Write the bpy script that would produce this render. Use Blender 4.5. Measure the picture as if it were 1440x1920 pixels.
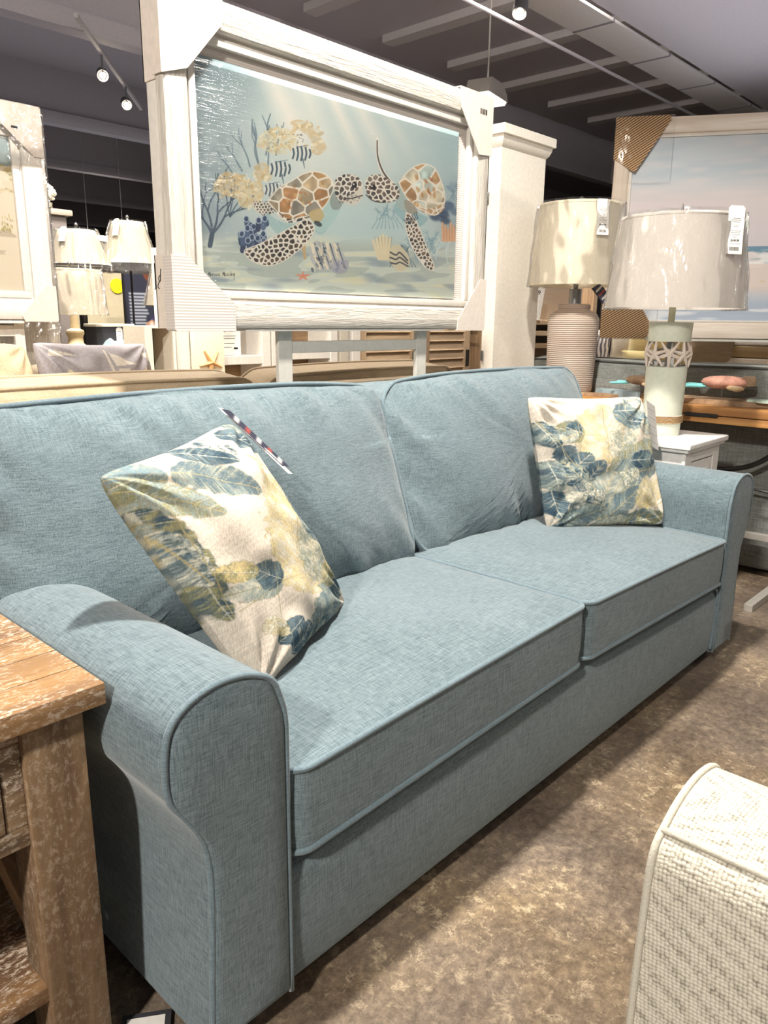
import bpy, bmesh, math, random
import numpy as np
from mathutils import Vector, Matrix, Quaternion, noise as mn
random.seed(3)
for o in list(bpy.data.objects):
    bpy.data.objects.remove(o)
scene = bpy.context.scene
COL = scene.collection
PI = math.pi

# ------------------------------------------------------------------ camera
CAM_ROT = ((0.68235, 0.17133, -0.71067), (-0.73094, 0.17476, -0.65968), (0.01117, 0.96959, 0.24448))
cd = bpy.data.cameras.new('camera')
cd.sensor_fit = 'HORIZONTAL'; cd.sensor_width = 36.0; cd.lens = 1426.86 / 1440 * 36
cd.clip_start = 0.02; cd.clip_end = 100
cam = bpy.data.objects.new('camera', cd); COL.objects.link(cam)
M = Matrix(CAM_ROT).to_4x4(); M.translation = (0, 0, 1.12)
cam.matrix_world = M
scene.camera = cam

# ------------------------------------------------------------------ look, sky light, lamps and added fills
scene.view_settings.view_transform = 'Standard'
scene.view_settings.look = 'None'
scene.view_settings.exposure = 0.42
scene.view_settings.gamma = 1.0
scene.view_settings.use_curve_mapping = False
w = bpy.data.worlds.new('store_air'); scene.world = w; w.use_nodes = True
w.node_tree.nodes['Background'].inputs[0].default_value = (1.0, 0.95, 0.89, 1)
w.node_tree.nodes['Background'].inputs[1].default_value = 0.17

def area(name, loc, target, size, power, col=(1, 0.93, 0.83), sy=None, spread=180):
    l = bpy.data.lights.new(name, 'AREA'); l.energy = power; l.color = col
    l.shape = 'RECTANGLE'; l.size = size; l.size_y = sy or size; l.spread = math.radians(spread)
    o = bpy.data.objects.new(name, l); COL.objects.link(o)
    d = Vector(target) - Vector(loc)
    o.matrix_world = Matrix.Translation(loc) @ d.to_track_quat('-Z', 'Y').to_matrix().to_4x4()
    return o
area('unseen_overhead_light', (-2.3, -0.25, 3.1), (1.0, 1.1, 0.4), 0.22, 135)
area('unseen_overhead_light', (1.35, 1.02, 3.45), (1.35, 1.02, 0.0), 0.16, 150, (1, .94, .84))
area('unseen_overhead_light', (2.55, 1.02, 3.45), (2.55, 1.02, 0.0), 0.16, 150, (1, .94, .84))
area('unseen_overhead_light', (3.9, 0.6, 3.45), (3.7, 1.4, 0.6), 0.35, 110)  # added lamp without a fixture, lifts the white column and right side
area('unseen_overhead_light', (3.5, -1.3, 3.3), (1.6, 1.5, 1.0), 0.4, 70)  # added out of view so the wrinkled picture film shows bright streaks
area('unseen_overhead_light', (1.7, 3.3, 3.55), (1.9, 4.1, 0.6), 0.7, 80, spread=110)  # added fill for the left background, no fixture there
area('unseen_overhead_light', (5.0, 3.2, 3.55), (5.2, 2.9, 0.3), 0.7, 150, spread=120)  # added fill for the right background, also without a fixture
area('added_ceiling_fill', (6.0, 1.4, 2.6), (6.0, 1.4, 4.0), 3.0, 34, (.96, .94, 1))  # added upward fill that brightens the dark ceiling, not a real fixture
area('added_ceiling_fill', (4.0, 8.5, 2.75), (4.0, 8.5, 4.0), 5.0, 18, (.96, .94, 1))  # second added upward fill, lifts the far ceiling from an unseen source

# ------------------------------------------------------------------ helpers
def srgb(r, g, b):
    f = lambda c: (c / 255 / 12.92) if c <= 10.3 else (((c / 255 + .055) / 1.055) ** 2.4)
    return (f(r), f(g), f(b), 1)

class G:
    """a node material"""
    def __init__(s, name, rough=.6, spec=.4, col=None, metal=0.0):
        s.m = bpy.data.materials.new(name); s.m.use_nodes = True
        s.nt = s.m.node_tree; s.b = s.nt.nodes['Principled BSDF']
        s.out = s.nt.nodes['Material Output']
        s.set('Roughness', rough); s.set('Specular IOR Level', spec); s.set('Metallic', metal)
        if col: s.set('Base Color', col)
    def set(s, k, v): s.b.inputs[k].default_value = v
    def n(s, t, **kw):
        n = s.nt.nodes.new('ShaderNode' + t)
        for k, v in kw.items():
            if k[0] == '_': n.inputs[k[1:].replace('_', ' ')].default_value = v
            else: setattr(n, k, v)
        return n
    def l(s, a, b): s.nt.links.new(a, b); return b
    def coords(s, scale=(1, 1, 1), kind='Object', rot=(0, 0, 0), loc=(0, 0, 0)):
        tc = s.n('TexCoord'); mp = s.n('Mapping')
        mp.inputs['Scale'].default_value = scale; mp.inputs['Rotation'].default_value = rot; mp.inputs['Location'].default_value = loc
        s.l(tc.outputs[kind], mp.inputs['Vector']); return mp.outputs[0]
    def noise(s, vec, scale=1, detail=2, rough=.5, dist=0):
        n = s.n('TexNoise'); n.inputs['Scale'].default_value = scale; n.inputs['Detail'].default_value = detail
        n.inputs['Roughness'].default_value = rough; n.inputs['Distortion'].default_value = dist
        s.l(vec, n.inputs['Vector']); return n.outputs['Fac']
    def ramp(s, fac, stops):
        r = s.n('ValToRGB'); e = r.color_ramp.elements
        while len(e) < len(stops): e.new(.5)
        for k, (p, c) in enumerate(stops):
            e[k].position = p; e[k].color = c if len(c) == 4 else (*c, 1)
        s.l(fac, r.inputs[0]); return r.outputs[0]
    def math(s, op, a, b=None, c=None):
        n = s.n('Math', operation=op)
        for k, v in enumerate((a, b, c)):
            if v is None: continue
            if isinstance(v, (int, float)): n.inputs[k].default_value = v
            else: s.l(v, n.inputs[k])
        return n.outputs[0]
    def mix(s, fac, a, b, mode='MIX'):
        n = s.n('Mix', data_type='RGBA', blend_type=mode)
        for k, v in ((0, fac), (6, a), (7, b)):
            if isinstance(v, (int, float)): n.inputs[k].default_value = v
            elif isinstance(v, tuple): n.inputs[k].default_value = v
            else: s.l(v, n.inputs[k])
        return n.outputs[2]
    def col(s, c): s.l(c, s.b.inputs['Base Color'])
    def bump(s, h, strength=.3, dist=.002):
        b = s.n('Bump'); b.inputs['Strength'].default_value = strength; b.inputs['Distance'].default_value = dist
        s.l(h, b.inputs['Height']); s.l(b.outputs[0], s.b.inputs['Normal']); return b.outputs[0]

BW = ((0, 0, 0, 1), (1, 1, 1, 1))
def plain(name, c, rough=.5, spec=.4, metal=0, bump=0, bs=60):
    g = G(name, rough, spec, None, metal)
    v = g.coords((1, 1, 1)); n = g.noise(v, bs, 3)
    d = tuple(x * .90 for x in c[:3]) + (1,)
    g.col(g.ramp(n, [(.3, d), (.7, c)]))
    if bump: g.bump(n, bump, .002)
    return g.m

def fabric(name, c1, c2, k=520, bump=.5, sheen=.25, big=.15, rough=.92, horiz=14):
    g = G(name, rough, .15); g.set('Sheen Weight', sheen); g.set('Sheen Roughness', .5)
    tc = g.n('TexCoord'); sx = g.n('SeparateXYZ'); g.l(tc.outputs['Normal'], sx.inputs[0])
    az = g.math('ABSOLUTE', sx.outputs[2]); top = g.math('MULTIPLY', g.math('SUBTRACT', az, .35), 3.0); top.node.use_clamp = True
    a1 = g.noise(g.coords((horiz, horiz, k)), 1, 2, .6); a2 = g.noise(g.coords((horiz, k, horiz)), 1, 2, .6)
    b1 = g.noise(g.coords((k, k, horiz)), 1, 2, .6); b2 = g.noise(g.coords((k, horiz, horiz)), 1, 2, .6)
    a = g.mix(top, a1, a2); b = g.mix(top, b1, b2)
    s = g.math('ADD', a, b); s2 = g.math('MULTIPLY', s, .5)
    f = g.noise(g.coords((1, 1, 1)), k * 1.3, 1)
    t = g.math('ADD', g.math('MULTIPLY', s2, .8), g.math('MULTIPLY', f, .2))
    bg = g.noise(g.coords((1, 1, 1)), 5, 2)
    base = g.ramp(t, [(.38, c1), (.60, c2)])
    g.col(g.mix(big, base, g.ramp(bg, [(.3, c1), (.7, c2)])))
    g.bump(t, bump, .0018)
    return g.m

def wood(name, light, mid, dark, axis='x', k=60, stretch=3, wash=None, rough=.55, washamt=.55, knots=True):
    g = G(name, rough, .3)
    sc = {'x': (stretch, k, k), 'y': (k, stretch, k), 'z': (k, k, stretch)}[axis]
    n1 = g.noise(g.coords(sc), 1, 4, .6, 1.2)
    n2 = g.noise(g.coords(tuple(q * .22 for q in sc)), 1, 3, .5, .6)
    c = g.ramp(n1, [(.18, dark), (.42, mid), (.75, light)])
    c = g.mix(g.ramp(n2, [(.44, (0, 0, 0, 1)), (.62, (.85, .85, .85, 1))]), c, dark)
    if wash:
        n3 = g.noise(g.coords(tuple(max(q * 4, 70) for q in sc)), 1, 5, .8, .4)
        n4 = g.noise(g.coords((1, 1, 1)), 9, 3)
        msk = g.math('MULTIPLY', g.ramp(n3, [(.51, BW[0]), (.585, BW[1])]), g.ramp(n4, [(.34, BW[0]), (.56, (washamt,) * 3 + (1,))]))
        c = g.mix(msk, c, wash)
    g.col(c); g.bump(n1, .35, .002)
    return g.m

class B:
    """collects shapes into ONE mesh"""
    def __init__(s): s.bm = bmesh.new()
    def box(s, x0, x1, y0, y1, z0, z1, bev=0, seg=2, M=None):
        T = Matrix.Translation(((x0 + x1) / 2, (y0 + y1) / 2, (z0 + z1) / 2)) @ Matrix.Diagonal((abs(x1 - x0), abs(y1 - y0), abs(z1 - z0), 1))
        r = bmesh.ops.create_cube(s.bm, size=1, matrix=T); vs = r['verts']
        if bev > 0:
            ed = list({e for v in vs for e in v.link_edges})
            r2 = bmesh.ops.bevel(s.bm, geom=ed, offset=bev, segments=seg, affect='EDGES', profile=.6)
            vs = list({v for f in r2['faces'] for v in f.verts} | {v for v in vs if v.is_valid})
            seen = set(vs); st = list(vs)
            while st:
                v = st.pop()
                for e in v.link_edges:
                    q = e.other_vert(v)
                    if q not in seen: seen.add(q); st.append(q)
            vs = list(seen)
        if M is not None: bmesh.ops.transform(s.bm, matrix=M, verts=vs)
        return vs
    def grid(s, P, cu=False, cv=False, flip=False):
        nu, nv = len(P), len(P[0])
        V = [[s.bm.verts.new(p) for p in row] for row in P]
        for i in range(nu if cu else nu - 1):
            for j in range(nv if cv else nv - 1):
                a, b, c, d = V[i][j], V[(i + 1) % nu][j], V[(i + 1) % nu][(j + 1) % nv], V[i][(j + 1) % nv]
                try: s.bm.faces.new((d, c, b, a) if flip else (a, b, c, d))
                except ValueError: pass
        return V
    def fan(s, ring, centre=None):
        if centre is None:
            s.bm.faces.new(ring); return
        c = s.bm.verts.new(centre)
        for i in range(len(ring)):
            s.bm.faces.new((ring[i], ring[(i + 1) % len(ring)], c))
    def tube(s, pts, r, closed=False, n=8, flat=1.0):
        pts = [Vector(p) for p in pts]; m = len(pts)
        rr = r if isinstance(r, (list, tuple)) else [r] * m
        tan = []
        for i in range(m):
            a = pts[(i - 1) % m] if (closed or i > 0) else pts[i]
            b = pts[(i + 1) % m] if (closed or i < m - 1) else pts[i]
            t = (b - a); tan.append(t.normalized() if t.length > 1e-9 else Vector((0, 0, 1)))
        up = Vector((0, 0, 1)) if abs(tan[0].z) < .9 else Vector((0, 1, 0))
        nrm = tan[0].cross(up).normalized(); rows = []
        for i in range(m):
            nrm = (nrm - tan[i] * nrm.dot(tan[i]))
            nrm = nrm.normalized() if nrm.length > 1e-6 else tan[i].orthogonal().normalized()
            bn = tan[i].cross(nrm)
            rows.append([pts[i] + (nrm * math.cos(2 * PI * k / n) + bn * math.sin(2 * PI * k / n) * flat) * rr[i] for k in range(n)])
        V = s.grid(rows, cu=closed, cv=True)
        if not closed:
            s.bm.faces.new(V[0]); s.bm.faces.new(list(reversed(V[-1])))
    def cyl(s, p0, p1, r, r1=None, n=20): s.tube([p0, p1], [r, r if r1 is None else r1], n=n)
    def lathe(s, prof, c=(0, 0, 0), n=48, cap0=True, cap1=True, f=None):
        rows = []
        for r, z in prof:
            rows.append([])
            for k in range(n):
                a = 2 * PI * k / n; rq = r * (f(a, z) if f else 1)
                rows[-1].append((c[0] + rq * math.cos(a), c[1] + rq * math.sin(a), c[2] + z))
        V = s.grid(rows, cv=True, flip=True)
        if cap0 and prof[0][0] > 0: s.bm.faces.new(list(reversed(V[0])))
        if cap1 and prof[-1][0] > 0: s.bm.faces.new(V[-1])
        return V
    def prism(s, pts, d0, d1, plane='xz', M=None):
        """polygon pts in the plane, extruded from d0 to d1 along the third axis"""
        def P(p, d):
            v = {'xz': (p[0], d, p[1]), 'xy': (p[0], p[1], d), 'yz': (d, p[0], p[1])}[plane]
            return M @ Vector(v) if M is not None else Vector(v)
        a = [s.bm.verts.new(P(p, d0)) for p in pts]; b = [s.bm.verts.new(P(p, d1)) for p in pts]
        s.bm.faces.new(a); s.bm.faces.new(list(reversed(b)))
        for i in range(len(pts)):
            j = (i + 1) % len(pts); s.bm.faces.new((a[j], a[i], b[i], b[j]))
        return a + b
    def ball(s, c, r, M=None, u=16, v=10):
        T = Matrix.Translation(c) @ (M if M is not None else Matrix.Identity(4)) @ Matrix.Diagonal((*(r if isinstance(r, (tuple, list)) else (r,) * 3), 1))
        bmesh.ops.create_uvsphere(s.bm, u_segments=u, v_segments=v, radius=1, matrix=T)
    def text(s, body, size, M, bold=0):
        cu = bpy.data.curves.new('t', 'FONT'); cu.body = body; cu.size = size; cu.extrude = .0002
        cu.align_x = 'CENTER'; cu.align_y = 'CENTER'; cu.resolution_u = 3; cu.offset = bold
        ob = bpy.data.objects.new('t', cu); me = bpy.data.meshes.new_from_object(ob)
        me.transform(M); s.bm.from_mesh(me)
        bpy.data.objects.remove(ob); bpy.data.curves.remove(cu); bpy.data.meshes.remove(me)
    def out(s, name, mat, parent=None, world=False, angle=40, warp=None):
        if warp:
            for v in s.bm.verts: v.co = Vector(warp(v.co))
        bmesh.ops.recalc_face_normals(s.bm, faces=s.bm.faces)
        if world and parent is not None:
            bmesh.ops.transform(s.bm, matrix=PM[parent.name].inverted(), verts=s.bm.verts)
        me = bpy.data.meshes.new(name); s.bm.to_mesh(me); s.bm.free()
        me.materials.append(mat)
        me.polygons.foreach_set('use_smooth', [angle > 0] * len(me.polygons))
        if 0 < angle < 180: me.set_sharp_from_angle(angle=math.radians(angle))
        o = bpy.data.objects.new(name, me); COL.objects.link(o)
        if parent is not None:
            o.parent = parent; PM[o.name] = PM[parent.name]
        else: PM[o.name] = Matrix.Identity(4)
        return o

PM = {}
def thing(name, label, cat, loc=(0, 0, 0), rz=0, group=None):
    o = bpy.data.objects.new(name, None); COL.objects.link(o); o.empty_display_size = .1
    o.location = loc; o.rotation_euler = (0, 0, rz)
    PM[o.name] = Matrix.Translation(loc) @ Matrix.Rotation(rz, 4, 'Z')
    o['label'] = label; o['category'] = cat
    if group: o['group'] = group
    return o
def tag(o, label, cat, group=None):
    o['label'] = label; o['category'] = cat
    if group: o['group'] = group
    return o
def struct(o): o['kind'] = 'structure'; return o
def kids(o): return [c for c in bpy.data.objects if c.parent == o]
def dup(o, loc=None, rz=None, label=None, group=None, parent=None):
    c = o.copy(); COL.objects.link(c)
    if parent is not None: c.parent = parent
    for ch in kids(o): dup(ch, parent=c)
    if loc is not None: c.location = loc
    if rz is not None: c.rotation_euler = (0, 0, rz)
    if label: c['label'] = label
    if group: c['group'] = group
    PM[c.name] = Matrix.Translation(c.location) @ Matrix.Rotation(c.rotation_euler[2], 4, 'Z')
    return c

# ------------------------------------------------------------------ painting helper (pictures, printed cloth)
def to_lin(a):
    a = np.clip(a, 0, 1)
    return np.where(a <= .04045, a / 12.92, ((a + .055) / 1.055) ** 2.4)
def vnoise(X, Y, cell, seed, aspect=1.0):
    r = np.random.RandomState(seed); N = 64; g = r.rand(N, N)
    x = X / cell; y = Y / (cell * aspect)
    xi = np.floor(x).astype(int); yi = np.floor(y).astype(int); fx = x - xi; fy = y - yi
    fx = fx * fx * (3 - 2 * fx); fy = fy * fy * (3 - 2 * fy)
    q = lambda a, b: g[b % N, a % N]
    return (q(xi, yi) * (1 - fx) + q(xi + 1, yi) * fx) * (1 - fy) + (q(xi, yi + 1) * (1 - fx) + q(xi + 1, yi + 1) * fx) * fy

class Paint:
    """colours the points whose picture coordinates are X, Y"""
    def __init__(s, X, Y, bg=(255, 255, 255)):
        s.X = X.ravel().astype(float); s.Y = Y.ravel().astype(float)
        s.c = np.empty((s.X.size, 3)); s.c[:] = np.array(bg) / 255.
    def put(s, idx, m, col):
        c = np.array(col) / 255.
        if c.ndim == 1: c = c[None, :]
        s.c[idx] = s.c[idx] * (1 - m[:, None]) + c * m[:, None]
    def sel(s, x0, x1, y0, y1): return np.nonzero((s.X > x0) & (s.X < x1) & (s.Y > y0) & (s.Y < y1))[0]
    def inside(s, pts):
        p = np.array(pts, float); i = s.sel(p[:, 0].min(), p[:, 0].max(), p[:, 1].min(), p[:, 1].max())
        x, y = s.X[i], s.Y[i]; m = np.zeros(i.size, bool); n = len(p)
        for a in range(n):
            x0, y0 = p[a]; x1, y1 = p[(a + 1) % n]
            if y0 == y1: continue
            t = (y0 > y) != (y1 > y)
            m ^= t & (x < (x1 - x0) * (y - y0) / (y1 - y0) + x0)
        return i[m]
    def poly(s, pts, col, al=1.0, grain=0, cell=14, seed=1, aspect=1):
        i = s.inside(smooth(pts)); m = np.full(i.size, al)
        if grain: m = m * np.clip(1 - grain + grain * 2 * vnoise(s.X[i], s.Y[i], cell, seed, aspect), 0, 1)
        s.put(i, m, col)
    def stroke(s, pts, wd, col, al=1.0, w2=None, curve=True):
        if curve and len(pts) > 2: pts = smooth(pts, False, 4)
        p = np.array(pts, float); w2 = wd if w2 is None else w2; mx = max(wd, w2)
        i = s.sel(p[:, 0].min() - mx, p[:, 0].max() + mx, p[:, 1].min() - mx, p[:, 1].max() + mx)
        if not i.size: return
        x, y = s.X[i], s.Y[i]; best = np.full(i.size, -9.); n = len(p) - 1
        for a in range(n):
            d = p[a + 1] - p[a]; L = (d ** 2).sum() or 1e-9
            t = np.clip(((x - p[a, 0]) * d[0] + (y - p[a, 1]) * d[1]) / L, 0, 1)
            dist = np.hypot(x - p[a, 0] - t * d[0], y - p[a, 1] - t * d[1])
            ww = wd + (w2 - wd) * (a + t) / n
            best = np.maximum(best, ww / 2 - dist)
        s.put(i, np.clip(best + .6, 0, 1) * al, col)
    def ell(s, cx, cy, rx, ry, rot, col, al=1.0, soft=.0):
        R_ = max(rx, ry) * 1.02; i = s.sel(cx - R_, cx + R_, cy - R_, cy + R_)
        a = math.radians(rot); dx = s.X[i] - cx; dy = s.Y[i] - cy
        d = np.hypot((dx * math.cos(a) + dy * math.sin(a)) / rx, (-dx * math.sin(a) + dy * math.cos(a)) / ry)
        m = np.clip((1 - d) / max(soft, 1e-3), 0, 1) if soft else (d < 1) * 1.0
        s.put(i, m * al, col)
    def cells(s, pts, gap, line, fills, lw, seed=1, al=1.0, jitter=.35):
        """irregular plates with pale seams, as on a turtle"""
        i = s.inside(smooth(pts))
        if not i.size: return
        r = np.random.RandomState(seed); p = np.array(pts, float)
        sx = np.arange(p[:, 0].min() - gap, p[:, 0].max() + gap, gap); sy = np.arange(p[:, 1].min() - gap, p[:, 1].max() + gap, gap * .87)
        S = np.array([(a + (k % 2) * gap / 2 + r.uniform(-jitter, jitter) * gap, b + r.uniform(-jitter, jitter) * gap) for k, b in enumerate(sy) for a in sx])
        x, y = s.X[i], s.Y[i]; d1 = np.full(i.size, 1e9); d2 = d1.copy(); who = np.zeros(i.size, int)
        for k, (a, b) in enumerate(S):
            d = np.hypot(x - a, y - b); nearer = d < d1
            d2 = np.where(nearer, d1, np.minimum(d2, d)); who = np.where(nearer, k, who); d1 = np.where(nearer, d, d1)
        F = np.array(fills, float)[r.randint(0, len(fills), len(S))] / 255.
        c = F[who] * (.85 + .3 * vnoise(x, y, gap * .4, seed)[:, None])
        m = np.clip((lw - (d2 - d1)) / 1.5 + .5, 0, 1)[:, None]
        c = c * (1 - m) + np.array(line) / 255. * m
        s.c[i] = s.c[i] * (1 - al) + c * al
    def blend(s, mask, col):
        s.c = s.c * (1 - mask[:, None]) + (np.array(col) / 255.)[None, :] * mask[:, None]

def smooth(pts, closed=True, k=4):
    """Catmull-Rom through the points"""
    p = [np.array(q, float) for q in pts]; n = len(p); out = []
    rng = range(n) if closed else range(n - 1)
    for i in rng:
        a = p[(i - 1) % n] if closed or i > 0 else p[i]; b = p[i]; c = p[(i + 1) % n]
        d = p[(i + 2) % n] if closed or i + 2 < n else c
        for t in range(k):
            u = t / k
            out.append(tuple(.5 * ((2 * b) + (c - a) * u + (2 * a - 5 * b + 4 * c - d) * u * u + (3 * b - a - 3 * c + d) * u ** 3)))
    if not closed: out.append(tuple(p[-1]))
    return out

def coloured_grid(name, P, colours, mat, parent=None, world=False):
    """P: (nv, nu, 3) points, colours: (nv*nu, 3) in sRGB -> one mesh with its colours per point"""
    nv, nu = P.shape[:2]; me = bpy.data.meshes.new(name)
    co = P.reshape(-1, 3).astype(float)
    if world and parent is not None:
        Mi = np.array(PM[parent.name].inverted()); co = co @ Mi[:3, :3].T + Mi[:3, 3]
    i = np.arange(nv * nu).reshape(nv, nu)
    f = np.stack([i[:-1, :-1], i[1:, :-1], i[1:, 1:], i[:-1, 1:]], -1).reshape(-1, 4)
    me.vertices.add(len(co)); me.vertices.foreach_set('co', co.ravel())
    me.loops.add(f.size); me.loops.foreach_set('vertex_index', f.ravel())
    me.polygons.add(len(f)); me.polygons.foreach_set('loop_start', np.arange(0, f.size, 4)); me.polygons.foreach_set('loop_total', np.full(len(f), 4))
    me.update(calc_edges=True)
    at = me.color_attributes.new('Col', 'FLOAT_COLOR', 'POINT')
    at.data.foreach_set('color', np.concatenate([to_lin(colours), np.ones((len(co), 1))], 1).ravel())
    me.polygons.foreach_set('use_smooth', np.ones(len(f), bool))
    me.materials.append(mat)
    o = bpy.data.objects.new(name, me); COL.objects.link(o)
    if parent is not None: o.parent = parent; PM[o.name] = PM[parent.name]
    return o
def painted_mat(name, rough=.7, spec=.3, weave=0, k=700):
    g = G(name, rough, spec); a = g.n('VertexColor'); a.layer_name = 'Col'
    if weave:
        n = g.noise(g.coords((k, k, k * .2)), 1, 2)
        g.col(g.mix(weave, a.outputs[0], g.ramp(n, [(.35, (.25, .25, .25, 1)), (.65, (1, 1, 1, 1))]), 'MULTIPLY'))
        g.bump(n, .35, .0015)
    else:
        g.col(a.outputs[0]); g.bump(g.noise(g.coords((1, 1, 1)), 260, 3), .15, .0015)
    return g.m
# ------------------------------------------------------------------ materials
BLUE = fabric('blue_woven_cloth', srgb(70, 86, 94), srgb(125, 141, 148), 620, .6, horiz=38)
BLUEP = fabric('blue_piping_cloth', srgb(86, 103, 112), srgb(122, 139, 148), 900, .3, big=.05)
BEIGE = fabric('tan_cloth', srgb(158, 138, 112), srgb(190, 172, 146), 500, .3)
TAN = fabric('tan_pillow_cloth', srgb(178, 155, 125), srgb(205, 184, 152), 500, .3)
GREYF = fabric('grey_cloth', srgb(92, 96, 94), srgb(140, 142, 138), 330, .4)
WHITEP = plain('white_paint', srgb(222, 217, 210), .45)
CREAM = plain('cream_paint', srgb(232, 222, 205), .5)
CARD = plain('white_card', srgb(220, 209, 199), .75)
PAPER = plain('paper', srgb(240, 236, 230), .7)
INK = plain('ink', srgb(30, 30, 34), .6)
BLACK = plain('black_paint', srgb(32, 32, 34), .45)
DMETAL = plain('dark_metal', srgb(62, 60, 60), .4, metal=.7)
LMETAL = plain('pale_metal', srgb(190, 186, 180), .4, metal=.4)
SILVER = plain('silver_metal', srgb(150, 150, 150), .3, metal=.9)
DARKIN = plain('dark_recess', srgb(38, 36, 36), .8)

def ribbed_card(name, c1, c2, pitch, axis=2, tilt=0):
    g = G(name, .8, .2); v = g.coords((1, 1, 1), rot=(0, tilt, 0))
    wv = g.n('TexWave', wave_type='BANDS', bands_direction='XYZ'[axis]); wv.inputs['Scale'].default_value = .31416 / pitch * .5 * 2
    wv.inputs['Distortion'].default_value = .15
    g.l(v, wv.inputs['Vector']); g.col(g.ramp(wv.outputs['Fac'], [(.2, c1), (.8, c2)])); g.bump(wv.outputs['Fac'], .25, .0015)
    return g.m
CARDRIB = ribbed_card('ribbed_white_card', srgb(200, 192, 187), srgb(212, 203, 197), .0075, 2)
CARDBROWN = ribbed_card('ribbed_brown_card', srgb(96, 66, 44), srgb(205, 172, 132), .0125, 2, math.radians(32))

def frame_wood(name, axis):
    g = G(name, .5, .35)
    sc = (6, 90, 90) if axis == 'x' else (90, 90, 6)
    n = g.noise(g.coords(sc), 1, 4, .6, 1.8)
    g.col(g.ramp(n, [(.3, srgb(182, 174, 164)), (.6, srgb(212, 206, 198))])); g.bump(n, .9, .004)
    return g.m
FRX, FRZ = frame_wood('white_oak_grain_x', 'x'), frame_wood('white_oak_grain_z', 'z')

def film(name, rough=.10, fac=.15, bscale=(38, 38, 11), dist=.018, detail=3, strength=1.0, crease=True):
    """thin clear plastic film, wrinkled"""
    g = G(name); nt = g.nt
    t = g.n('BsdfTransparent'); gl = g.n('BsdfGlossy'); gl.inputs['Roughness'].default_value = rough
    n = g.noise(g.coords(bscale), 1, detail, .6, 1.5)
    r = g.ramp(n, [(.42, BW[0]), (.58, BW[1])])
    bp = g.n('Bump'); bp.inputs['Strength'].default_value = strength; bp.inputs['Distance'].default_value = dist
    g.l(r if crease else n, bp.inputs['Height']); g.l(bp.outputs[0], gl.inputs['Normal'])
    fr = g.n('Fresnel'); fr.inputs['IOR'].default_value = 1.45
    f = g.math('ADD', g.math('MULTIPLY', fr.outputs[0], .6), fac)
    mx = g.n('MixShader'); g.l(f, mx.inputs[0]); g.l(t.outputs[0], mx.inputs[1]); g.l(gl.outputs[0], mx.inputs[2])
    g.l(mx.outputs[0], g.out.inputs['Surface'])
    return g.m
FILM = film('clear_plastic_film')
FILMC = film('clear_corner_film', .12, .02, (30, 30, 9), .012, 3, .6)
FILMP = film('clear_picture_film', .09, .07, (3, 3, 90), .0022, 3, crease=False)

# concrete floor, stained brown and ochre
g = G('stained_concrete', .34, .45)
v = g.coords((1, 1, 1))
n1 = g.noise(v, 2.1, 6, .62, .4); n2 = g.noise(v, 46, 7, .8, .15); n3 = g.noise(g.coords((1, 1, 1), loc=(4, 7, 0)), 1.3, 4, .6)
n5 = g.noise(v, 130, 3, .6)
c = g.ramp(g.math('ADD', g.math('MULTIPLY', n1, .5), g.math('MULTIPLY', n2, .5)),
           [(.38, srgb(80, 70, 62)), (.47, srgb(106, 94, 84)), (.54, srgb(128, 114, 100)), (.64, srgb(166, 148, 124))])
c = g.mix(g.ramp(n3, [(.45, BW[0]), (.62, (.45, .45, .45, 1))]), c, srgb(210, 190, 130), 'MULTIPLY')
n6 = g.noise(g.coords((1, 1, 1), loc=(9, 2, 0)), 24, 7, .85, .3)
c = g.mix(g.ramp(n6, [(.53, BW[0]), (.62, (.7, .7, .7, 1))]), c, g.ramp(n1, [(.4, srgb(120, 106, 92)), (.6, srgb(206, 188, 156))]))
g.col(c); g.l(g.ramp(n2, [(.3, (.28,) * 3 + (1,)), (.7, (.5,) * 3 + (1,))]), g.b.inputs['Roughness']); g.bump(n2, .12, .002)
FLOORM = g.m
CEILM = plain('charcoal_ceiling', srgb(168, 164, 170), .75, .2)
CEILR = plain('charcoal_rib', srgb(186, 182, 184), .7, .2)
CEILD = plain('dark_gap', srgb(96, 94, 98), .8, .2)
WALLD = plain('dark_wall', srgb(140, 137, 142), .85, .2)

# ------------------------------------------------------------------ setting
def slab(name, x0, x1, y0, y1, z0, z1, mat):
    b = B(); b.box(x0, x1, y0, y1, z0, z1); return struct(b.out(name, mat, angle=0))
slab('floor', -4, 22, -4, 26, -.1, 0, FLOORM)
slab('ceiling', -4, 22, -4, 26, 3.9, 4.0, CEILM)
slab('wall_back', -4, 22, 26, 26.2, 0, 4, WALLD)
slab('wall_right', 22, 22.2, -4, 26, 0, 4, WALLD)
k = 0
for x in np.arange(1.0, 21.5, 1.05):          # roof joists, across
    k += 1; slab('trim_%d' % k, x, x + .16, -2, 5.9, 3.83, 3.9, CEILR)
for y, h in ((6.3, .12), (9.4, .11), (12.1, .10), (15.3, .10), (19.0, .10)):   # main beams
    k += 1; slab('trim_%d' % k, -3, 22, y, y + .16, 3.4 - h, 3.42, CEILM)
    k += 1; slab('trim_%d' % k, -3, 22, y + .05, y + .11, 3.42, 3.9, CEILM)
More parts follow.
